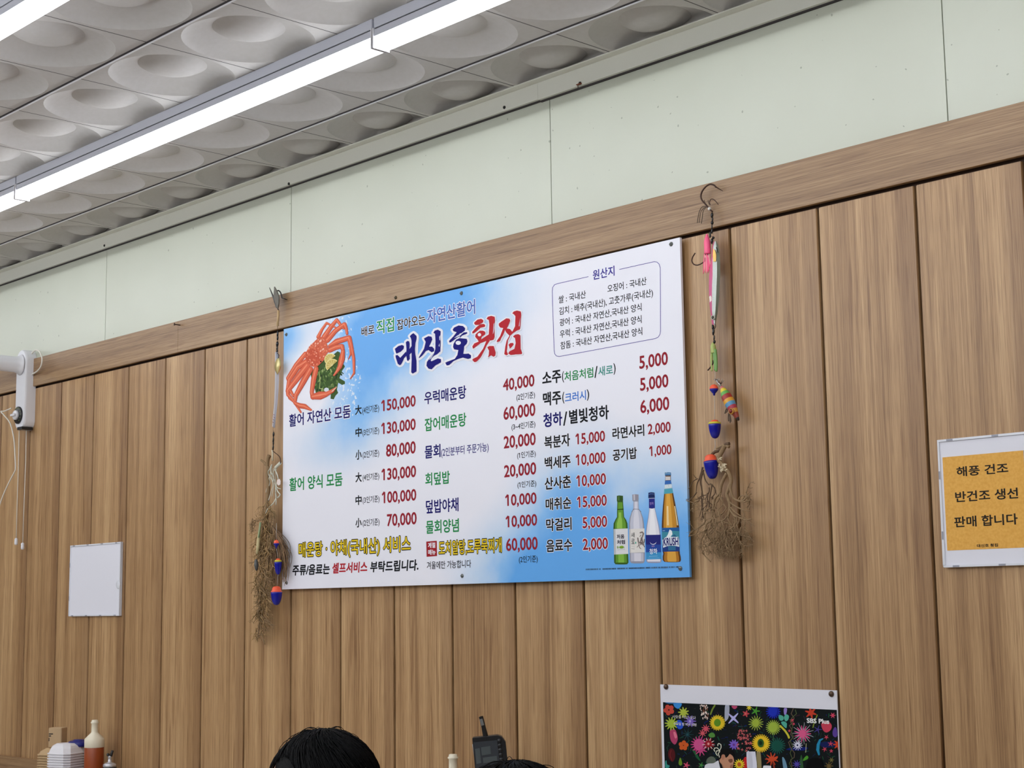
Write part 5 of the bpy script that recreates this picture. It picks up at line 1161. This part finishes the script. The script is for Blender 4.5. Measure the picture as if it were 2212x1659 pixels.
# nested trays, upside down
tray_w = mat('foam_tray_white', srgb((232, 230, 236)), .6); tray_k = mat('tray_kraft', srgb((190, 160, 120)), .7)
def tray_mesh(w_, d_, h_, ch, mm, rim=.003):
    b_ = MB()
    def ringp(w2, d2, c2, z): 
        return [(w2-c2, -d2, z), (w2, -d2+c2, z), (w2, d2-c2, z), (w2-c2, d2, z), (-w2+c2, d2, z), (-w2, d2-c2, z), (-w2, -d2+c2, z), (-w2+c2, -d2, z)]
    rows_ = [ringp(w_/2+rim, d_/2+rim, ch, 0), ringp(w_/2+rim, d_/2+rim, ch, .0025), ringp(w_/2, d_/2, ch, .0035), ringp(w_/2-.004, d_/2-.004, ch, h_*.55), ringp(w_/2-.008, d_/2-.008, ch, h_-.006), ringp(w_/2-.016, d_/2-.016, ch, h_)]
    vs = [p for r in rows_ for p in r]; n = len(rows_)
    b_.add(vs, [(i*8+k, i*8+(k+1) % 8, (i+1)*8+(k+1) % 8, (i+1)*8+k) for i in range(n-1) for k in range(8)]+[tuple((n-1)*8+k for k in range(8))], mm)
    return b_
def tray_stack(P0, ztop, w_, d_, h_, mm, n, pitch, rot, lab, grp, cat, yaw=0):
    first = None
    for k in range(n):
        z = ztop-h_-k*pitch
        if first is None: o = tray_mesh(w_, d_, h_, .015, mm).build('takeaway_tray'); first = o; o.modifiers.new('s', 'SOLIDIFY').thickness = .0012
        else: o = first.copy(); C.objects.link(o)
        o.location = (P0.x, P0.y, z); o.rotation_euler = (0, 0, rot); tag(o, lab(k, n), cat, grp)
    return z
ordn = ['topmost', 'second', 'third', 'fourth', 'fifth', 'sixth', 'seventh', 'eighth', 'ninth', 'tenth', 'eleventh', 'twelfth', 'thirteenth', 'fourteenth', 'fifteenth', 'sixteenth', 'seventeenth', 'eighteenth', 'nineteenth', 'twentieth', 'twenty-first', 'twenty-second', 'twenty-third']
tp = at(143, 1602, -.095); pit = .0074; nw = int((tp.z-.030-CT)/pit)+1; 
ztw = CT+.0005+(nw-1)*pit+.030
tray_stack(tp, ztw, .084, .084, .030, tray_w, nw, pit, .36, lambda k, n: 'white foam takeaway tray upside down, %s from the top of its stack' % ordn[k], 'nested white takeaway trays', 'takeaway tray')
tp2 = at(117, 1614, -.085); nk = int((tp2.z-.02-CT)/.0078)+1; ztk = CT+.0005+(nk-1)*.0078+.02
tray_stack(tp2, ztk, 0.075, .08, .02, tray_k, nk, .0078, .36, lambda k, n: 'brown kraft takeaway tray behind the white stack, %s from the top' % ordn[k], 'nested kraft takeaway trays', 'takeaway tray')
pc = at(125, 1586, -.075); tz_ = at(125, 1571, -.075).z
o = thing('cardboard_box', 'small brown cardboard box standing behind the white takeaway trays', 'box', (pc.x, pc.y, ztk))
kb = mat('cardboard', srgb((186, 158, 122)), .8, bump=(90, .1)); hz = .066
d = MB(); rotm = Matrix.Rotation(.60, 4, 'Z')
def bx(d, lo, hi, mm):
    e = MB(); e.box(lo, hi, mm); d.add([Vector((pc.x, pc.y, 0))+rotm @ Vector(p) for p in e.v], e.f, mm)
bx(d, (-.022, -.019, ztk+.0005), (.022, .019, tz_), kb); d.build('carton', o, bevel=.003)
d = MB(); bx(d, (-.0195, -.0196, tz_-.020), (-.006, -.0190, tz_-.017), dark_m); bx(d, (-.0195, -.0196, tz_-.026), (-.012, -.0190, tz_-.023), dark_m); bx(d, (-.0195, -.0196, tz_-.040), (-.0175, -.0190, tz_-.030), dark_m); d.build('printed_marks', o)
pl = at(168, 1601, -.055); navy = mat('navy_plastic', srgb((28, 34, 118)), .3)
o = thing('storage_jar', 'jar with a dark blue plastic lid behind the white takeaway trays', 'jar', (pl.x, pl.y, CT))
d = MB(); d.lathe([(.027, .0), (.028, .003), (.028, pl.z-CT-.016), (.026, pl.z-CT-.012)], mat('jar_frosted', srgb((205, 208, 214)), .3), (pl.x, pl.y, CT), (0, 0, 1), 24); d.build('body', o)
d = MB(); d.lathe([(.030, pl.z-CT-.013), (.031, pl.z-CT-.011), (.031, pl.z-CT-.002), (.026, pl.z-CT+.001), (.018, pl.z-CT+.0015), (.016, pl.z-CT+.005), (0, pl.z-CT+.006)], navy, (pl.x, pl.y, CT), (.05, 0, 1), 24); d.build('lid', o)
pp = at(237, 1653, -.060); o = thing('oil_pourer', 'small silver-capped oil bottle with a black-tipped spout, right of the orange sauce bottle', 'oil bottle', (pp.x, pp.y, CT))
H = pp.z-CT; sv = mat('silver_cap', srgb((200, 200, 206)), .25, .7)
d = MB(); d.lathe([(.021, 0), (.022, .004), (.022, H-.03), (.0205, H-.010), (.0195, H-.004)], mat('dark_glass', (.02, .02, .022), .15), (pp.x, pp.y, CT), (0, 0, 1), 24); d.build('bottle', o)
d = MB(); d.lathe([(.018, H-.006), (.0195, H-.003), (.0195, H+.003), (.014, H+.0065), (.006, H+.009), (.005, H+.022), (.0062, H+.0245), (.004, H+.027)], sv, (pp.x, pp.y, CT), (0, 0, 1), 24); d.build('cap', o)
d = MB(); d.ball((pp.x-.004, pp.y-.004, CT+H+.030), .0046, dark_m); d.tube([(pp.x+.002, pp.y+.002, CT+H+.026), (pp.x+.0055, pp.y+.0055, CT+H+.042)], [.0045, .0038], dark_m, 10); d.build('spout', o)
# black box with a short flat antenna
bc = deep(1054, 1600, 3.36); bz1 = deep(1052, 1585, 3.36).z
u_ = 3.36/FPX; o = thing('handheld_radio', 'black box with a smoky window and a short flat antenna, behind the right-hand head', 'radio', (bc.x, bc.y, CT))
fr_ = RT.copy(); fr_.z = 0; fr_.normalize(); bk = Vector((-fr_.y, fr_.x, 0)); tl_ = .085
up_ = Vector((0, 0, 1))*cos(tl_)-fr_*sin(tl_); sd_ = fr_*cos(tl_)+Vector((0, 0, 1))*sin(tl_)
org = deep(1054, 1582, 3.36)
def BP(x, y, dy=0.): return org+sd_*((x-1054)*u_)-up_*((y-1582)*u_)+bk*dy      # front plane of the box
foot = (org.z-CT)/u_+1582
d = MB(); outl = [(1018,1594),(1019,1590),(1022,1588),(1066,1581),(1078,1583),(1086,1592),(1090,1612),(1090,1720),(1018,1720)]
fp = [BP(x_, y_) for x_, y_ in [(1019,1592),(1020,1590.5),(1023,1590),(1074,1590),(1083,1594),(1090,1606),(1090,1760),(1019,1760)]]
vs = fp+[p+bk*.030 for p in fp]; n = len(fp)
d.add(vs, [tuple(range(n)), tuple(range(2*n-1, n-1, -1))]+[(i, i+n, (i+1) % n+n, (i+1) % n) for i in range(n)], dark_m); d.build('case', o, bevel=.0025)
d = MB(); wn = mat('smoky_window', srgb((62, 66, 72)), .25, spec=.6); w2 = mat('smoky_window_light', srgb((84, 92, 94)), .3)
d.slab([BP(x_, y_, -.0012) for x_, y_ in [(1021,1600),(1072,1600),(1072,1656),(1021,1656)]], .0012, wn); wnd = d.build('window', o)
d = MB(); d.slab([BP(x_, y_, -.0018) for x_, y_ in [(1036,1612),(1056,1611),(1056,1628),(1036,1629)]], .0008, w2); d.slab([BP(x_, y_, -.0018) for x_, y_ in [(1023,1614),(1033,1613),(1033,1645),(1023,1646)]], .0008, w2); d.slab([BP(x_, y_, -.0018) for x_, y_ in [(1038,1634),(1068,1633),(1068,1645),(1038,1646)]], .0008, w2); d.build('inner_panel', wnd)
d = MB()
for k in range(5): d.lathe([(0, -.002), (.0042, -.0015), (.0048, 0), (.0048, .006)], dark_m, BP(1077, 1602+k*10, 0), -bk*-1, 14)
d.build('grip_ridges', o)
d = MB(); d.slab([BP(x_, y_, .004) for x_, y_ in [(1037.5,1548),(1043,1546.5),(1046.5,1570),(1052,1600),(1043,1600),(1041,1570)]], .005, dark_m); an_ = d.build('antenna', o)
d = MB(); d.slab([BP(x_, y_, .0032) for x_, y_ in [(1038.5,1553),(1044.5,1552),(1047,1566),(1041,1567)]], .0006, mat('grey_band', srgb((120, 122, 122)), .4)); d.build('band', an_)
d = MB(); d.slab([BP(x_, y_, .002) for x_, y_ in [(1017.5,1604),(1019.5,1603),(1024,1680),(1022,1680)]], .02, mat('white_edge', srgb((220, 216, 210)), .4)); d.build('side_strip', o)
b0 = BP(1054, 1740, .015); d = MB(); d.tube([b0, (b0.x, b0.y, CT+.01)], .010, dark_m, 14); d.lathe([(.05, 0), (.05, .006), (.012, .012)], dark_m, (b0.x, b0.y, CT), (0, 0, 1), 24); d.build('stand', o)

# ================================================================== two seated diners; the picture shows the tops of their heads
skin_m = mat('skin', srgb((214, 170, 146)), .5); hair_m = mat('black_hair', (.0012, .0012, .0018), .5, spec=.12, bump=(260, .5))
def remesh(mb, name, parent, mm, vox, it=6):
    o = mb.build('tmp'); r = o.modifiers.new('r', 'REMESH'); r.mode = 'VOXEL'; r.voxel_size = vox
    sm = o.modifiers.new('s', 'SMOOTH'); sm.iterations = it; sm.factor = .5
    me = bpy.data.meshes.new_from_object(o.evaluated_get(bpy.context.evaluated_depsgraph_get())); bpy.data.objects.remove(o)
    me.materials.clear(); me.materials.append(mm)
    for p in me.polygons: p.use_smooth = True
    q = bpy.data.objects.new(name, me); C.objects.link(q); q.parent = parent
    return q
def person(label, crown, yaw, shirt_c, hr, seed):
    # local frame: +x is where the person faces, z up, origin on the floor under the seat
    H = crown.z-.016
    loc = Vector((crown.x, crown.y, 0)); rot = Matrix.Rotation(yaw, 4, 'Z')
    root = thing('person', label, 'person', (crown.x, crown.y, 0), 'seated diners'); root.rotation_euler = (0, 0, yaw)
    b_ = MB(); hc = H-.115                                # head centre height
    b_.ball((0, 0, hc+.012), .098, skin_m, 20, (1.0, .80, 1.05)); b_.ball((.022, 0, hc-.040), .072, skin_m, 18, (.98, .82, 1.05))
    b_.ball((.060, 0, hc-.085), .030, skin_m, 12, (1, 1.1, .9)); b_.tube([(.092, 0, hc+.018), (.113, 0, hc-.028), (.100, 0, hc-.036)], [.010, .014, .012], skin_m, 10)
    b_.ball((.095, 0, hc-.066), .016, skin_m, 10, (.8, 1.6, .55))
    for s_ in (-1, 1): b_.ball((.0, .082*s_, hc-.012), .026, skin_m, 10, (.7, .35, 1.2)); b_.ball((.086, .033*s_, hc+.026), .012, skin_m, 8, (.7, 1.8, .6))
    b_.tube([(0, 0, hc-.05), (-.012, 0, hc-.14), (-.02, 0, hc-.20)], [.055, .052, .07], skin_m, 16)
    sh = hc-.225
    b_.tube([(-.02, -.17, sh), (-.02, 0, sh+.03), (-.02, .17, sh)], [.052, .07, .052], skin_m, 14)
    b_.tube([(-.02, 0, sh), (-.01, 0, sh-.22), (0, 0, sh-.40), (0, 0, .50)], [.11, .125, .115, .14], skin_m, 18)
    b_.tube([(0, -.07, .50), (0, .07, .50)], [.12, .12], skin_m, 14)
    for s_ in (-1, 1):
        b_.tube([(-.02, .18*s_, sh-.01), (.05, .215*s_, sh-.26), (.06, .215*s_, sh-.28), (.27, .13*s_, sh-.24)], [.048, .038, .037, .026], skin_m, 12)
        b_.ball((.33, .115*s_, sh-.235), .036, skin_m, 10, (1.3, .9, .5))
        for f in range(4): b_.tube([(.36, (.093+.016*f)*s_, sh-.232), (.40, (.092+.017*f)*s_, sh-.236), (.425-.006*abs(f-1), (.092+.018*f)*s_, sh-.255)], [.0095, .009, .008], skin_m, 8)
        b_.tube([(.32, .085*s_, sh-.235), (.35, .070*s_, sh-.24), (.375, .068*s_, sh-.25)], [.011, .010, .009], skin_m, 8)
        b_.tube([(0, .09*s_, .50), (.40, .11*s_, .50), (.43, .11*s_, .48), (.42, .11*s_, .09)], [.085, .062, .056, .036], skin_m, 14)
        b_.tube([(.39, .11*s_, .045), (.55, .12*s_, .035)], [.04, .032], skin_m, 12)
    bod = remesh(b_, 'body', root, skin_m, .0075)
    for s_ in (-1, 1):
        e = MB(); e.ball((.076, .033*s_, hc+.010), .012, mat('eye_white', (.8, .8, .8), .2), 12); e.ball((.0845, .033*s_, hc+.010), .0055, mat('iris', (.02, .012, .008), .2), 10); q = e.build('eye', None); q.parent = root
    e = MB(); e.ball((.1035, 0, hc-.062), .010, mat('lips', srgb((176, 104, 100)), .4), 12, (.5, 2.2, .5)); q = e.build('lips', None); q.parent = root
    # shirt and trousers wrap the body
    sh_m = mat('shirt_%d' % seed, srgb(shirt_c), .8); b_ = MB()
    b_.tube([(-.02, -.18, sh-.004), (-.02, 0, sh+.012), (-.02, .18, sh-.004)], [.064, .078, .064], sh_m, 16); b_.tube([(-.02, 0, sh), (-.01, 0, sh-.22), (0, 0, sh-.40), (0, 0, .47)], [.125, .142, .135, .158], sh_m, 20)
    for s_ in (-1, 1): b_.tube([(-.02, .18*s_, sh-.01), (.05, .217*s_, sh-.26), (.07, .212*s_, sh-.275), (.20, .155*s_, sh-.25)], [.060, .052, .05, .042], sh_m, 14)
    remesh(b_, 'shirt', root, sh_m, .009)
    b_ = MB(); tr_m = mat('dark_trousers', srgb((46, 48, 58)), .8); b_.tube([(0, -.08, .50), (0, .08, .50)], [.145, .145], tr_m, 16)
    for s_ in (-1, 1): b_.tube([(0, .09*s_, .50), (.40, .11*s_, .50), (.445, .11*s_, .47), (.425, .11*s_, .11)], [.10, .078, .072, .056], tr_m, 14)
    remesh(b_, 'trousers', root, tr_m, .010)
    for s_ in (-1, 1):
        e = MB(); e.tube([(.375, .11*s_, .052), (.45, .113*s_, .05), (.57, .122*s_, .038)], [.052, .050, .030], dark_m, 14); q = e.build('shoe', None); q.parent = root
    hr(root, hc, H, seed)
    return root
def strands(mb, hc, n, seed, spec):
    random.seed(seed)
    for i in range(n): spec(mb, i)
def hair_bob(root, hc, H, seed):
    # smooth cap of hair with a parting low on the left of the picture, the forehead just showing there
    b_ = MB(); top = .108
    vs = []; fs = []; NU, NV = 40, 18
    for j in range(NV+1):
        th = (pi*.66)*j/NV
        for i in range(NU):
            a = 2*pi*i/NU; front = max(0, cos(a))**3
            tt = th*(1-.52*front)
            r = .103
            vs.append((r*1.04*sin(tt)*cos(a)-.008, r*.93*sin(tt)*sin(a), hc+.014+.107*cos(tt)))
    for j in range(NV):
        for i in range(NU): fs.append((j*NU+i, j*NU+(i+1) % NU, (j+1)*NU+(i+1) % NU, (j+1)*NU+i))
    b_.add(vs, fs, hair_m, True)
    q = b_.build('hair', None); q.parent = root; so = q.modifiers.new('s', 'SOLIDIFY'); so.thickness = .012
    b_ = MB(); random.seed(seed)
    for i in range(420):
        a = random.uniform(0, 2*pi); t0 = random.uniform(.03, .6); t1 = min(t0+random.uniform(.7, 1.6), 1.98*(1-.52*max(0, cos(a))**3)); rr = .1045+random.uniform(0, .003)
        pts = [(rr*1.04*sin(t_)*cos(a+.1*k)-.008, rr*.93*sin(t_)*sin(a+.1*k), hc+.014+rr*1.04*cos(t_)) for k, t_ in enumerate([t0+(t1-t0)*s_/6 for s_ in range(7)])]
        b_.tube(pts, [.0011]*5+[.0009, .0005], hair_m, 5)
    for i in range(46):            # flyaways lifting off the crown
        a = random.uniform(-2.6, -.2)+random.choice((0, 0, pi)); t0 = random.uniform(.05, .5); t1 = t0+random.uniform(.35, .7); lift = random.uniform(.002, .012)
        pts = [((.1045+lift*sin(pi*s_/6))*1.04*sin(t_)*cos(a)-.008, (.1045+lift*sin(pi*s_/6))*.95*sin(t_)*sin(a), hc+.014+(.1085+lift*sin(pi*s_/6))*cos(t_)) for s_, t_ in enumerate([t0+(t1-t0)*s_/6 for s_ in range(7)])]
        b_.tube(pts, .0006, hair_m, 4)
    q = b_.build('hair_strands', None); q.parent = root; q['kind'] = 'stuff'
cL = deep(692, 1567, 3.04); cR = deep(1105, 1635, 2.62)
seat_m = mat('stool_brown', srgb((120, 84, 60)), .6)
def stool(P0, yaw, label):
    o = thing('stool', label, 'stool', (P0.x, P0.y, 0), 'stools of the diners'); o.rotation_euler = (0, 0, yaw)
    def prt(nm, f):
        d = MB(); f(d); q = d.build(nm, None); q.parent = o
    prt('seat', lambda d: d.box((-.155, -.155, .315), (.165, .155, .338), seat_m))
    for sx in (-.13, .14):
        for sy in (-.13, .13): prt('leg', lambda d: d.tube([(sx, sy, 0), (sx, sy, .316)], .014, seat_m, 10))
    for sy in (-.13, .13): prt('stretcher', lambda d: d.tube([(-.13, sy, .12), (.14, sy, .12)], .008, seat_m, 8))
yawL = -2.2
person('person with smooth black hair seated at the bottom left, turned away to the left', cL, yawL, (70, 74, 92), hair_bob, 5)
person('person whose black hair just shows at the bottom centre, in front of the black box', cR, -1.7, (40, 40, 46), hair_bob, 6)
stool(cL, yawL, 'brown stool under the diner with smooth black hair at the left')
stool(cR, -1.7, 'brown stool under the diner in front of the black box')
